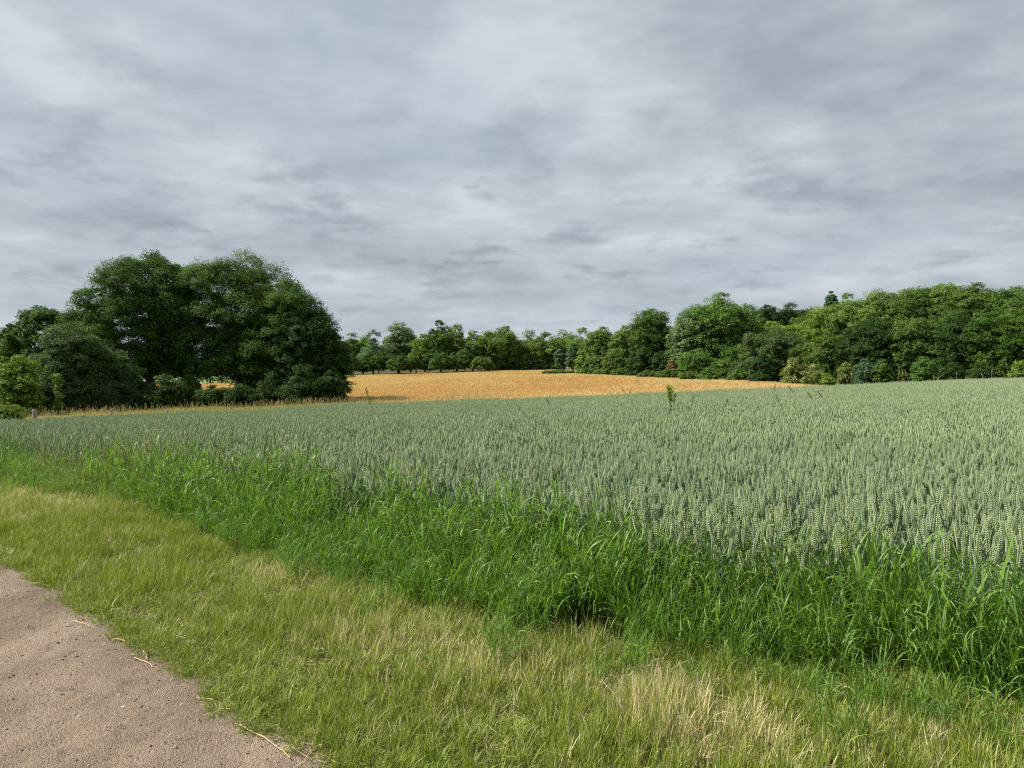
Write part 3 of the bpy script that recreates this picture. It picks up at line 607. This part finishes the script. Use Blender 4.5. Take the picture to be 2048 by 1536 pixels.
def tree_meshes(seed, H, W, kind, prof='round', foot=.25, leaf=.16, dens=1.0, lobe=.2, cover=1.0, trunk=.028, lean=0.0, gap=0.0, blossom=0.0, depthr=.9, fork=3, flat=.7):
    rs = np.random.RandomState(seed); px, pr = PROF[prof]; H0 = H * foot; hc = H - H0
    Rr = W / 2; lr = W * lobe; lr = min(lr, hc * .32)
    # lobes on the envelope, thinned so that they stay apart
    ang_n = rs.uniform(.8, 1.14, 12); rn = rs.uniform(.74, 1.14, (14, 9))
    cand = []
    for _ in range(2600):
        h = rs.rand(); a = rs.uniform(0, 2*np.pi); rp = np.interp(h, px, pr)
        if rs.rand() > rp + .25: continue
        wob = np.interp((a / (2*np.pi) * 12) % 12, np.arange(13), np.append(ang_n, ang_n[0]))
        wob *= rn[int(a / (2*np.pi) * 14) % 14, min(8, int(h * 9))]
        inn = 1.0 if rs.rand() < .8 else rs.uniform(.2, .8)
        rad = max(0, (Rr * rp * wob - lr * .8)) * inn
        z = H0 + hc * h; z = min(z, H - lr * .95 - hc * .10 * (1 - ang_n[int(a * 7) % 12]) * 3 * (rs.rand() < .6)) if inn == 1 else z
        z = max(z, H0 + lr * .45)
        cand.append((rad * np.cos(a), rad * np.sin(a) * depthr, z))
    cand = np.array(cand); keep = []
    mind = lr * .78 / math.sqrt(cover)
    for c in cand:
        if all(np.linalg.norm((c - k) * (1, 1, 1.15)) > mind for k in keep): keep.append(c)
        if len(keep) > 280: break
    L = np.array(keep); n = len(L); L += rs.randn(n, 3) * lr * .1; L[:, 0] += lean * (L[:, 2] / H)
    if gap: L = L[rs.rand(n) > gap]; n = len(L)
    lrs = lr * rs.uniform(.62, 1.12, n)
    # trunk and limbs
    ta = Acc(); r0 = H * trunk; th = max(H0, H * .12) * 1.1
    wob = rs.randn(5, 2) * H * .006; wob[0] = 0
    tp = np.array([[wob[i, 0], wob[i, 1], th * i / 4] for i in range(5)]); tp[:, 0] += lean * (tp[:, 2] / H) ; 
    tube(ta, np.vstack([[0, 0, -.3], tp[0] + [0, 0, .05 * H0 + .02]]), r0 * 1.45, r0 * 1.08, 8)
    tube(ta, tp, r0 * 1.1, r0 * .78, 8)
    nodes = [(tp[4], r0 * .75), (tp[3], r0 * .8)]
    order = np.argsort(np.linalg.norm(L - tp[4], axis=1))
    top = np.array([lean * .85 + rs.randn() * W * .03, 0, H0 + hc * .72]); 
    mids = [tp[4] + (top - tp[4]) * t + np.append(rs.randn(2) * W * .02, 0) * (t > 0) for t in (0, .33, .66, 1)]
    tube(ta, mids, r0 * .62, r0 * .12, 6); nodes += [(mids[1], r0 * .42), (mids[2], r0 * .26)]
    sel = order[::max(1, n // 70)] if n > 90 else order
    for i in sel:
        e = L[i]; best = min(nodes, key=lambda q: np.linalg.norm(e - q[0]) + max(0, q[0][2] - e[2] + lr * .2) * 2.2)
        s = best[0]; dvec = e - s; Ln = np.linalg.norm(dvec)
        if Ln < lr * .3: continue
        c1 = s + dvec * .38 + np.array([0, 0, Ln * .10]) + rs.randn(3) * Ln * .05; c2 = s + dvec * .72 + rs.randn(3) * Ln * .05 + np.array([0, 0, Ln * .06])
        rr = min(best[1] * .72, r0 * .5 * (Ln / (.45 * H)) ** .8 + .01); tube(ta, [s, c1, c2, e], rr, rr * .25, 5)
        nodes += [(c1, rr * .75), (c2, rr * .5), (e, rr * .3)]
    # leaves: lobes > sprays > leaves
    nc = int(26 * dens) + 6; nl = max(8, int(20 * dens * (lr / 1.3) ** 1.1 * (.18 / leaf) ** 1.3))
    D = rs.randn(n, nc, 3); D /= np.linalg.norm(D, axis=-1, keepdims=True); D[..., 2] = np.where(D[..., 2] < -.35, -D[..., 2], D[..., 2])
    rad = lrs[:, None, None] * rs.uniform(.55, 1.05, (n, nc, 1))
    CC = L[:, None] + D * rad * np.array([1, 1, flat + .1])
    cl = lrs[:, None, None, None] * .27
    G = rs.randn(n, nc, nl, 3); G /= np.maximum(np.linalg.norm(G, axis=-1, keepdims=True), 1.0) ** .85
    PP = CC[:, :, None] + G * cl * np.array([1, 1, .65])
    NN = D[:, :, None] * .9 + rs.randn(n, nc, nl, 3) * .48 + np.array([0, 0, .45]); NN /= np.linalg.norm(NN, axis=-1, keepdims=True)
    gcol = np.broadcast_to(np.clip(rs.rand(n, 1, 1) * .7 + rs.rand(n, nc, 1) * .4 - .05, 0, 1), (n, nc, nl)).ravel()
    PP = PP.reshape(-1, 3); NN = NN.reshape(-1, 3); m = len(PP)
    t = rs.randn(m, 3); t -= NN * (t * NN).sum(1, keepdims=True); t /= np.linalg.norm(t, axis=1, keepdims=True); b = np.cross(NN, t)
    ls = leaf * rs.uniform(.55, 1.25, m)[:, None]
    V = np.stack([PP - t * ls * .6, PP + b * ls * .33 + NN * ls * .06, PP + t * ls * .6, PP - b * ls * .33 + NN * ls * .06], 1).reshape(-1, 3)
    I = np.arange(m) * 4; col = np.zeros((m, 4, 3)); col[..., 0] = rs.rand(m, 1); col[..., 1] = gcol[:, None]
    if blossom: 
        fl = (rs.rand(n, nc, 1) < blossom) & (D[..., 2:3] > .1); fl = np.broadcast_to(fl, (n, nc, nl)).ravel(); col[..., 2] = (fl & (rs.rand(m) < .7))[:, None] * 1.0
    low = PP[:, 2] > .05
    Fq = np.stack([I, I + 1, I + 2, I + 3], 1)[low]
    return ta.mesh('trunk', BARK), np_mesh('crown', V, Fq, KIND[kind]['mat'], col.reshape(-1, 3), smooth=False), m
NLEAF = [0]
def base_z(X, Y): return float(zt(X, Y))
def place_tree(px, hw, ytop, d, kind, label, name='tree', cat='tree', group=None, crown='crown', stem='trunk', sink=0.0, seed=None, **kw):
    X = (px - CX) / F * d; zb = base_z(X, d) - sink; H = CAMH + (HY - ytop) / F * d - zb; W = 2 * hw / F * d
    kw.setdefault('leaf', max(.11, d * .0019)); seed = seed or int(px * 7 + d * 13) % 99991
    tm, cm, m = tree_meshes(seed, H, W, kind, **kw); NLEAF[0] += m
    e = bpy.data.objects.new(name, None); SC.collection.objects.link(e); e.location = (X, d, zb); e.empty_display_size = .5
    tag(e, label, cat, group); link(stem, tm, e); link(crown, cm, e); return e
def shrub(*a, **k):
    k.setdefault('prof', 'dome'); k.setdefault('foot', .02); k.setdefault('trunk', .012); k.setdefault('lobe', .24)
    return place_tree(*a, name=k.pop('name', 'shrub'), cat=k.pop('cat', 'shrub'), crown='foliage', stem='stem', **k)

# the oaks on the left
place_tree(298, 124, 512, 62, 'oak', 'large spreading oak with thick dark forked trunk, left one of the two big oaks', name='oak_tree', prof='round', foot=.16, lobe=.108, dens=1.0, trunk=.045, gap=.16, seed=41, cover=1.0)
place_tree(478, 150, 519, 64, 'oak', 'domed big oak with sky gaps in its middle, right one of the big pair', name='oak_tree', prof='dome', foot=.15, lobe=.105, dens=1.0, trunk=.034, gap=.14, seed=57, cover=1.0)
place_tree(562, 96, 572, 61, 'oak', 'dark rounded oak with leaning trunk on the right flank of the tallest oak', name='oak_tree', prof='dome', foot=.1, lobe=.13, trunk=.028, lean=.6, seed=63, gap=.08)
place_tree(620, 76, 626, 60, 'dark', 'dark drooping tree whose foliage reaches the ground beside the orange field', name='broadleaf_tree', prof='dome', foot=.03, lobe=.15, seed=71)
place_tree(664, 40, 664, 61, 'dark', 'lowest dark tree at the right tip of the oak group', name='broadleaf_tree', prof='dome', foot=.02, lobe=.22, seed=73)
place_tree(95, 80, 618, 66, 'oak', 'open-branched dark tree with ragged arms against the sky at the far left', name='broadleaf_tree', prof='round', foot=.25, lobe=.10, gap=.5, trunk=.022, seed=79, leaf=.17)
place_tree(22, 36, 652, 70, 'oak', 'ragged leafy branches cut by the left edge of the photo', name='broadleaf_tree', prof='oval', foot=.3, lobe=.13, gap=.45, seed=83, leaf=.17)
place_tree(170, 62, 612, 64, 'oak', 'leafy shoulder tree filling the gap left of the big oak', name='broadleaf_tree', prof='round', foot=.1, lobe=.18, seed=89)
shrub(145, 78, 655, 53, 'willow', 'broad grey-green bush in front of the left oak, taller than a person', name='willow_bush', seed=91, lobe=.17, leaf=.1, dens=1.2)
shrub(200, 70, 690, 54, 'willow', 'dark bush at the right foot of the broad grey-green bush', seed=93, lobe=.19)
shrub(38, 44, 722, 46, 'light', 'bright green rounded bush at the left edge of the photo', seed=95, lobe=.2)
shrub(4, 30, 716, 48, 'light', 'yellow-green bush cut by the left edge behind the rounded bright bush', seed=96, lobe=.2)
shrub(116, 13, 753, 47, 'light', 'small narrow pale green sapling standing against the dark bushes', name='sapling', prof='cone', lobe=.32, leaf=.09, seed=97)
shrub(12, 34, 808, 39, 'light', 'low bright bush at the left end of the wheat edge', seed=98, lobe=.22, leaf=.09)
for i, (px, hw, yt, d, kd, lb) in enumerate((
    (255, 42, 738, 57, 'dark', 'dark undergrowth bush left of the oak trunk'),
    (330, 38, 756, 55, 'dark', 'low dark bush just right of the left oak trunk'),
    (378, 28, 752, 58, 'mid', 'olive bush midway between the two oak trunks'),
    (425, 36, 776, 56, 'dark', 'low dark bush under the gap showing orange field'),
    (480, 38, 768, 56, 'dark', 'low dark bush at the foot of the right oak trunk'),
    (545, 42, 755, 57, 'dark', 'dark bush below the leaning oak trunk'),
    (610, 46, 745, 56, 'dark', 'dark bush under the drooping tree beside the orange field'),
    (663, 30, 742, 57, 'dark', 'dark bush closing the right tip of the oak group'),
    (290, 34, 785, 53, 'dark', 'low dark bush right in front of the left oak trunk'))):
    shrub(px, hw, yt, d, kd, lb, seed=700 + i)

# middle distance row
row = [
 (704, 16, 672, 172, 'mid', 'oval', .1, 'small green tree peeping out right behind the oak group'),
 (726, 22, 676, 178, 'light', 'round', .1, 'yellow-green tree behind the dark rounded tree of the far row'),
 (747, 30, 669, 168, 'blue', 'cone', .12, 'broad dark blue-green conical tree, second in the far row'),
 (797, 24, 647, 176, 'pale', 'tall', .2, 'tall pale silvery tree of the far row'),
 (822, 24, 676, 178, 'mid', 'round', .15, 'rounded olive tree right of the tall pale silvery tree'),
 (850, 26, 675, 174, 'light', 'round', .15, 'bright green tree left of the tall dark oak of the far row'),
 (882, 26, 647, 170, 'dark', 'oval', .12, 'tall dark irregular oak standing above the far row'),
 (914, 19, 650, 168, 'birch', 'spire', .1, 'pointed light green conifer-like tree beside the tall dark oak'),
 (946, 22, 668, 174, 'birch', 'tall', .15, 'airy thin-topped tree right of the pointed tree'),
 (975, 24, 668, 172, 'mid', 'round', .1, 'olive tree with a small side top in the far row'),
 (1000, 30, 659, 178, 'mid', 'round', .1, 'broad tree with a dark tip in the middle of the far row'),
 (1012, 10, 657, 182, 'dark', 'cone', .3, 'small dark pointed tree top behind the middle of the far row'),
]
for i, (px, hw, yt, d, kd, pf, ft, lb) in enumerate(row):
    kd = {'mid': 'birch', 'dark': 'oak'}.get(kd, kd)  # lighter leaf kinds put a little distance haze into the row's colour
    place_tree(px, hw * 1.42, yt, d, kd, lb, name='conical_tree' if pf in ('cone', 'spire') else 'broadleaf_tree', prof=pf, foot=ft, lobe=.2 if hw > 15 else .3, gap=.12 if kd in ('pale', 'birch') else .0, seed=800 + i, dens=1.0)
low = [(700, 20, 712, 'dark'), (727, 20, 718, 'dark'), (758, 24, 708, 'dark'), (800, 24, 714, 'dark'), (832, 17, 700, 'dark'), (858, 20, 716, 'dark'), (884, 22, 712, 'dark'), (908, 18, 716, 'blue'), (930, 20, 704, 'blue'), (962, 22, 716, 'mid')]
lows = ['left end of the far row', 'below the yellow-green tree of the far row', 'below the blue-green conical tree', 'below the tall pale silvery tree', 'small dark pointed tree between pale tree and tall oak',
        'left below the tall dark oak', 'below the tall dark oak', 'below the pointed light tree', 'right of the pointed light tree', 'where the far row meets the birch thicket']
for i, ((px, hw, yt, kd), lb) in enumerate(zip(low, lows)):
    place_tree(px, hw * 1.15, yt, 161 + (i % 3) * 1.5, {'blue': 'mid', 'dark': 'oak'}.get(kd, kd), ('low dark tree with bare lower trunk ' + lb) if 'pointed tree between' not in lb else lb, name='small_tree', prof='cone' if px == 832 else 'dome', foot=.26, lobe=.28, seed=830 + i, dens=.7, group='low dark trees under the far row', trunk=.03)
# thicket of slender birches
bx = [1022, 1040, 1058, 1076, 1093, 1110, 1128, 1146, 1163, 1180, 1198]
bt = [677, 680, 672, 676, 669, 674, 668, 672, 667, 670, 664]
for i, (px, yt) in enumerate(zip(bx, bt)):
    place_tree(px, 25 + (i * 7 % 5), yt, 186 - (i % 2) * 5 - max(0, i - 7) * 9, ['birch', 'birch', 'light', 'birch'][i % 4], 'slender tree number %s from the left of the even-topped thicket' % ['one', 'two', 'three', 'four', 'five', 'six', 'seven', 'eight', 'nine', 'ten', 'eleven'][i],
               name='slender_tree', prof='tall', foot=.18, lobe=.3, seed=850 + i, dens=.95, gap=.04, group='slender trees of the even-topped thicket')
for i, (px, hw, yt, lb) in enumerate(((988, 22, 722, 'bright'), (1018, 20, 726, 'olive'), (1048, 20, 722, 'leafy'), (1078, 20, 727, 'dull'), (1105, 16, 724, 'small'))):
    shrub(px, hw, yt, 180, ['light', 'mid', 'birch', 'mid', 'mid'][i], lb + ' low bush at the foot of the even-topped thicket, ' + ['first', 'second', 'third', 'fourth', 'fifth'][i] + ' from the left', seed=870 + i, dens=.6)
place_tree(1121, 14, 703, 140, 'blue', 'smaller round grey-green tree on a thin trunk at the field corner', name='round_tree', prof='round', foot=.24, lobe=.27, trunk=.02, seed=881)
place_tree(1147, 15, 691, 137, 'blue', 'taller round grey-green tree beside the smaller one at the field corner', name='round_tree', prof='oval', foot=.2, lobe=.25, trunk=.02, seed=883)
shrub(1118, 36, 741, 134, 'mid', 'low green hedge tongue running out into the orange field', seed=884, flat=.5, lobe=.2)

# right-hand wood edge
rightw = [
 (1172, 20, 699, 128, 'light', 'dome', .02, 'yellow-green bush beside the round trees at the field corner'),
 (1207, 30, 660, 130, 'mid', 'dome', .04, 'mid-green tree first in the right-hand wood edge'),
 (1192, 20, 712, 124, 'ash', 'dome', .02, 'low leafy tree right of the yellow-green bush'),
 (1250, 34, 655, 126, 'birch', 'dome', .04, 'grey-green tree left of the tall dark round tree'),
 (1232, 24, 705, 119, 'mid', 'dome', .02, 'low tree in front of the grey-green tree'),
 (1302, 44, 620, 122, 'oak', 'dome', .04, 'tall dark green round tree left of the big ash'),
 (1285, 26, 700, 114, 'dark', 'dome', .02, 'dark low tree under the tall dark round tree'),
 (1326, 22, 705, 112, 'dark', 'dome', .02, 'shaded low tree left of the rusty dead bush'),
 (1378, 40, 632, 111, 'pale', 'dome', .03, 'silvery green left shoulder of the big ash'),
 (1437, 76, 595, 112, 'ash', 'dome', .03, 'biggest bright green ash, rounded crown in the middle of the right wood'),
 (1490, 42, 632, 110, 'ash', 'dome', .05, 'green tree leaning on the right side of the big ash'),
 (1392, 34, 700, 103, 'ash', 'dome', .01, 'low skirt of bright foliage under the big ash'),
 (1452, 34, 720, 100, 'mid', 'dome', .01, 'low bushy tree below the right half of the big ash'),
 (1532, 34, 612, 170, 'dark', 'dome', .1, 'dark distant tree top behind the gap right of the ash'),
 (1580, 40, 614, 172, 'dark', 'dome', .1, 'second dark distant tree top behind the gap'),
 (1622, 30, 620, 168, 'oak', 'dome', .1, 'third dark distant tree top, against the yellow-green slope'),
 (1545, 34, 648, 128, 'light', 'dome', .1, 'yellow-green crown below the distant tree tops'),
 (1592, 36, 645, 124, 'light', 'dome', .1, 'yellow-green crown left of the tall yellow-green slope'),
 (1555, 56, 664, 96, 'willow', 'dome', .02, 'grey-green rounded tree in front of the yellow-green crowns'),
 (1525, 26, 712, 90, 'dark', 'dome', .02, 'dark low bushy tree at the left foot of the grey-green rounded tree'),
 (1610, 30, 690, 92, 'mid', 'dome', .02, 'mid-green tree right of the grey-green rounded tree'),
 (1662, 14, 585, 160, 'blue', 'oval', .5, 'lone small tree top sticking up above the right wood'),
 (1656, 48, 612, 108, 'light', 'dome', .05, 'yellow-green tree sloping down to the left'),
 (1702, 48, 592, 106, 'birch', 'dome', .05, 'tall yellowish tree with spiky top shoots'),
 (1658, 34, 668, 86, 'mid', 'dome', .02, 'olive tree under the sloping yellow-green tree'),
 (1765, 58, 585, 102, 'birch', 'dome', .05, 'wide tree with olive top right of the spiky one'),
 (1745, 52, 640, 82, 'dark', 'dome', .02, 'front tree with shade-tinted green layered boughs'),  # dark leaf kind paints the wood's lower shade into the foliage
 (1835, 60, 578, 100, 'mid', 'dome', .05, 'broad green tree in the middle of the far right wood'),
 (1832, 54, 636, 80, 'mid', 'dome', .03, 'front tree with pale tufted boughs hanging over shade'),
 (1892, 56, 568, 98, 'birch', 'dome', .05, 'highest olive tree top of the far right wood'),
 (1908, 50, 632, 77, 'dark', 'dome', .03, 'dark front tree left of the right edge'),  # shade of the lower wood put into the leaf colour
 (1955, 56, 571, 92, 'mid', 'dome', .05, 'large bright layered tree near the right edge'),
 (1985, 48, 628, 74, 'oak', 'dome', .04, 'shady front tree near the right edge'),  # darker leaf colour stands in for shade on the front row
 (2022, 54, 576, 88, 'ash', 'dome', .05, 'bright tree cut by the right edge of the photo'),
 (2062, 50, 620, 72, 'oak', 'dome', .05, 'leafy front tree half outside the right edge'),  # front-row shade painted by the darker leaf kind
 (2105, 70, 570, 84, 'mid', 'dome', .05, 'tree mostly outside the right edge'),
]
for i, (px, hw, yt, d, kd, pf, ft, lb) in enumerate(rightw):
    big = hw > 50
    place_tree(px, hw * (1.15 if px < 1500 else 1.3), yt, d, kd, lb, name='ash_tree' if kd == 'ash' else 'broadleaf_tree', prof=pf, foot=ft, lobe=.125 if big else .16, seed=900 + i, dens=.9, gap=.04)
shr = [
 (1344, 13, 724, 108, 'rust', 'rusty orange dead bush in the dark gap left of the big ash', 0),
 (1418, 22, 738, 92, 'ash', 'leafy bramble bush at the foot of the big ash', 0),
 (1478, 24, 742, 88, 'ash', 'bright low bush right of the ash bramble', 0),
 (1382, 24, 745, 96, 'mid', 'low bramble mound at the left foot of the big ash', 0),
 (1518, 24, 748, 80, 'dark', 'dark low shrub before the elder bush', 0),
 (1587, 28, 722, 74, 'elder', 'elder bush with cream blossom umbels, the larger of two', .3),
 (1628, 24, 736, 70, 'elder', 'low blossoming elder right of the larger elder', .2),
 (1655, 14, 750, 58, 'light', 'small bright green bush by the end of the orange field', 0),
 (1692, 17, 731, 64, 'elder', 'smaller yellowish blossoming bush with pale stalks', .3),
 (1730, 22, 722, 62, 'blue', 'bluish green shrub right of the yellowish blossoming bush', 0),
 (1766, 22, 724, 61, 'mid', 'leafy shrub right of the bluish shrub', 0),
 (1848, 24, 718, 64, 'ash', 'tufted shrub below the pale tufted boughs', 0),
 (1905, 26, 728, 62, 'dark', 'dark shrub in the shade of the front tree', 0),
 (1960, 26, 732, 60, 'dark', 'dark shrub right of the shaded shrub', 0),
 (2050, 26, 722, 54, 'light', 'bright yellow-green bush at the right edge of the wheat', 0),
 (1245, 22, 738, 116, 'mid', 'low green bush in the field corner hedge', 0),
 (1205, 20, 738, 122, 'ash', 'leafy low bush left in the field corner hedge', 0),
 (1334, 22, 741, 103, 'mid', 'low green bush in front of the rusty dead bush', 0),
 (1300, 26, 744, 108, 'mid', 'low bush under the dark round tree by the orange field', 0),
]
for i, (px, hw, yt, d, kd, lb, bl) in enumerate(shr):
    shrub(px, hw, yt, d, kd, lb, name='elder_bush' if kd == 'elder' else 'shrub', seed=1000 + i, blossom=bl, dens=.75)
print('leaves', NLEAF[0])
# far wood on the horizon seen between the oak trunks, one mass
rsd = np.random.RandomState(77); fa = Acc(); TR = [tree_meshes(1200 + k, 11, 12, 'blue', prof='dome', foot=.02, leaf=.6, dens=.5, lobe=.25)[1] for k in range(3)]
mf = leaf_mat('far_wood', (.055, .10, .06)); 
for t_ in TR: t_.materials.clear(); t_.materials.append(mf)
fx = np.arange(-520, 120, 6.5) + rsd.uniform(-2, 2, len(np.arange(-520, 120, 6.5))); fy = 430 + rsd.uniform(-18, 18, len(fx))
scatter('distant_wood', [(TR, put(fx, fy), rsd.uniform(0, 6, len(fx)), rsd.uniform(.8, 1.25, len(fx)), np.zeros(len(fx)))], mf, 'hazy distant wood on the horizon behind the oaks')

# ------------------------------------------------------------------ fence posts
m, w = new_mat('weathered_wood'); tc = w.add('ShaderNodeTexCoord'); mp = w.add('ShaderNodeMapping'); w.l.new(tc.outputs['Object'], mp.inputs[0]); mp.inputs['Scale'].default_value = (20, 20, 2)
n1 = w.noise(mp.outputs[0], 3, 5, .6); b = w.add('ShaderNodeBsdfPrincipled'); w.l.new(w.ramp(n1, [(.3, (.16, .13, .10)), (.7, (.38, .33, .28))]), b.inputs[0]); b.inputs['Roughness'].default_value = .9; finish(w, b.outputs[0]); M_wood = m
def post(px, d, ytop, r, lean, label):
    X = (px - CX) / F * d; z = base_z(X, d); H = CAMH + (HY - ytop) / F * d - z; acc = Acc(); rs = np.random.RandomState(px)
    hs = np.array([-.3, 0, .3, .6, .9, .985, 1.0]); rr = np.array([1, 1.02, .98, 1, .95, .9, .72]) * r; ring = []
    for h, q in zip(hs, rr):
        an = np.linspace(0, 2*np.pi, 10, endpoint=False); ring.append(np.stack([np.cos(an)*q*(1+.05*np.sin(3*an)) + lean*h*H, np.sin(an)*q, np.full(10, h*H + .02*np.cos(an)*(h > .95))], 1))
    V = np.concatenate(ring); I = np.arange(70).reshape(7, 10); J = np.roll(I, -1, 1)
    acc.add(V, [np.stack([I[:-1], J[:-1], J[1:], I[1:]], -1).reshape(-1, 4), I[-1][None]])
    o = link('fence_post', acc.mesh('fence_post', M_wood), loc=(X, d, z)); tag(o, label, 'post', 'old wooden posts along the far wheat edge'); return o
post(72, 38.6, 819, .11, -.10, 'leaning weathered wooden post, leftmost and thickest at the far wheat edge')
post(223, 40.5, 817, .07, .02, 'pale upright wooden post, middle one of the three at the far wheat edge')
post(335, 43, 819, .06, 0, 'small grey wooden post below the left oak, rightmost of the three')

# ------------------------------------------------------------------ weeds standing above the wheat
M_weed = blade_mat('weed', (.22, .30, .06), (.30, .36, .10), (.42, .36, .2), .3, .3, .5)
M_dkst = blade_mat('dark_seed_stalk', (.06, .09, .03), (.09, .11, .04), (.12, .11, .05), .2, .3, .5)
M_plst = blade_mat('pale_seed_stalk', (.40, .36, .22), (.42, .40, .26), (.50, .44, .30), .3, .2, .6)
def seed_stalk(px, ytip, d, mat, lean, label, group, L=.12, hw=.009, name='seed_stalk'):
    X = (px - CX) / F * d; z = base_z(X, d); H = CAMH + (HY - ytip) / F * d - z; rs = np.random.RandomState(int(px * 3 + ytip)); acc = Acc()
    n = 9; s = np.linspace(0, 1, n); pts = np.stack([lean * H * (s ** 2.2 - 1), .05 * H * s * rs.randn(), H * (s - .10 * abs(lean) * s ** 4)], 1)
    pts[:, 2] *= H / pts[-1, 2]
    tube(acc, pts, .0016 + .00012 * d, .0008 + .00008 * d, 5)
    D = pts[-1] - pts[-2]; D /= np.linalg.norm(D); k = 26; f = np.linspace(0, 1, k)
    C = pts[-1] - D * (f * L)[:, None]; a = rs.uniform(0, 6.28, k); s1, s2 = frame(np.broadcast_to(D, (k, 3))); O = s1*np.cos(a)[:, None] + s2*np.sin(a)[:, None]
    DD_ = np.broadcast_to(D, (k, 3)) * .85 + O * .4; DD_ /= np.linalg.norm(DD_, axis=1, keepdims=True)
    blobs(acc, C + O * hw * .3, DD_, np.full(k, L * .17), np.full(k, hw), np.full(k, hw * .8), s2, rs.rand(k))
    sb = link(name, acc.mesh(name, mat), loc=(X, d, z)); tag(sb, label, 'grass stalk', group); return sb
pale = [(1800, 742), (1808, 740), (1812, 740), (1867, 750), (1877, 755), (1914, 744), (1931, 752), (1966, 747), (1983, 738), (2014, 726), (2024, 735), (2033, 720), (1692, 748), (1703, 744), (1500, 742)]
ORD = ['first', 'second', 'third', 'fourth', 'fifth', 'sixth', 'seventh', 'eighth', 'ninth', 'tenth', 'eleventh', 'twelfth', 'thirteenth', 'fourteenth', 'fifteenth', 'sixteenth', 'seventeenth', 'eighteenth', 'nineteenth', 'twentieth', 'twenty-first', 'twenty-second', 'twenty-third']
for iq, (px, yt) in enumerate(sorted(pale)):
    seed_stalk(px, yt, 33 + (px * 7 % 9), M_plst, ((px * 13) % 7 - 4) * .05, 'thin pale seed stalk above the wheat before the dark right-hand wood, ' + ORD[iq] + ' from the left', 'pale seed stalks before the right-hand wood', L=.2, hw=.021, name='seed_stalk')
dark = [(1243, 775, 11, -.35), (1262, 778, 12, .12), (1092, 798, 9, -.3), (1387, 790, 8, .1), (1552, 770, 12, .05), (1577, 772, 11, -.3), (1612, 785, 9, -.3), (1632, 783, 9, -.35), (1546, 790, 9, -.25), (1460, 800, 8, .2), (1345, 812, 7, .15),
        (690, 855, 8, -.4), (712, 862, 8, .35), (1075, 885, 6, -.3), (1665, 885, 5, -.3), (1800, 900, 4.6, .25), (1860, 970, 3.9, -.25)]
for iq, (px, yt, d, ln) in enumerate(sorted(dark)):
    seed_stalk(px, yt, d, M_dkst, ln, 'dark thin grass head nodding above the wheat ears, ' + ORD[iq] + ' of its kind from the left', 'dark grass heads scattered in the wheat', L=.09 if d > 6 else .07, hw=.008)
seed_stalk(733, 778, 7.5, M_weed, -.12, 'tall pale yellowish seed head rising in front of the orange field, right of the oaks', None, L=.16, hw=.014)
# tall bushy weed in the wheat
def weed_plant(px, ytop, d, R0, label):
    X = (px - CX) / F * d; z = base_z(X, d); H = CAMH + (HY - ytop) / F * d - z; rs = np.random.RandomState(5); e = bpy.data.objects.new('tall_weed', None)
    SC.collection.objects.link(e); e.location = (X, d, z); tag(e, label, 'weed'); st = Acc(); lv = Acc()
    for k in range(12):
        a = rs.uniform(0, 6.28); q = rs.uniform(0, 1); tip = np.array([np.cos(a)*R0*q, np.sin(a)*R0*q, H * (1 - .16 * q * q - rs.uniform(0, .1))])
        s = np.linspace(0, 1, 7)[:, None]; pts = tip * np.concatenate([s**2.4, s**2.4, s], 1); pts[:, 0] += .25 * (1 - s[:, 0]) * 0
        tube(st, pts, .008, .003, 5)
        n = 34; f = rs.uniform(.72, 1, n); base = np.stack([np.interp(f, s[:, 0], pts[:, j]) for j in range(3)], 1)
        blades(lv, rs, base, rs.uniform(.06, .14, n), rs.uniform(.014, .030, n), rs.uniform(0, 6.28, n), rs.uniform(.4, 1.3, n), rs.uniform(0, .6, n), 3)
    link('stem', st.mesh('stem', M_weed), e); link('foliage', lv.mesh('foliage', M_weed), e)
weed_plant(1341, 768, 19, .20, 'tall yellow-green bushy weed standing alone above the wheat in front of the orange field')

# ------------------------------------------------------------------ loose straws on the track
M_straw = blade_mat('straw', (.55, .40, .20), (.62, .46, .24), (.62, .46, .24), .1, .3, .5)
def straw(p0, p1, label, w_=.004):
    x0, y0 = gp(*p0); x1, y1 = gp(*p1); n = 8; s = np.linspace(0, 1, n); bow = np.sin(s * np.pi) * .012
    dx, dy = x1 - x0, y1 - y0; Ln = math.hypot(dx, dy); X = x0 + dx*s - dy/Ln*bow; Y = y0 + dy*s + dx/Ln*bow
    zz = float(np.max(zt(X, Y) + path_z(X, Y))) ; Z = zt(X, Y) + path_z(X, Y) + .02 + w_
    acc = Acc(); c = np.array([X.mean(), Y.mean(), Z.mean()]); tube(acc, np.stack([X, Y, Z], 1) - c, w_ * .5, w_ * .35, 6)
    o = link('straw', acc.mesh('straw', M_straw), loc=c); tag(o, label, 'straw', 'loose straws on the track edge')
straw((480, 1461), (580, 1527), 'longest straw, lying on the track near the bottom of the photo', .0045)
straw((393, 1398), (440, 1412), 'bent pale straw at the grass edge above the longest straw', .005)
straw((437, 1427), (462, 1431), 'short pale straw just above the longest straw', .005)
straw((224, 1283), (250, 1289), 'short bright straw halfway along the track edge', .005)
straw((146, 1244), (178, 1256), 'thin straw at the grass edge, uppermost on the track', .004)
straw((268, 1322), (305, 1340), 'thin faint straw on the track between the bright short straw and the bent one', .004)
straw((286, 1310), (292, 1325), 'tiny upright-looking straw flake beside the grass edge', .006)
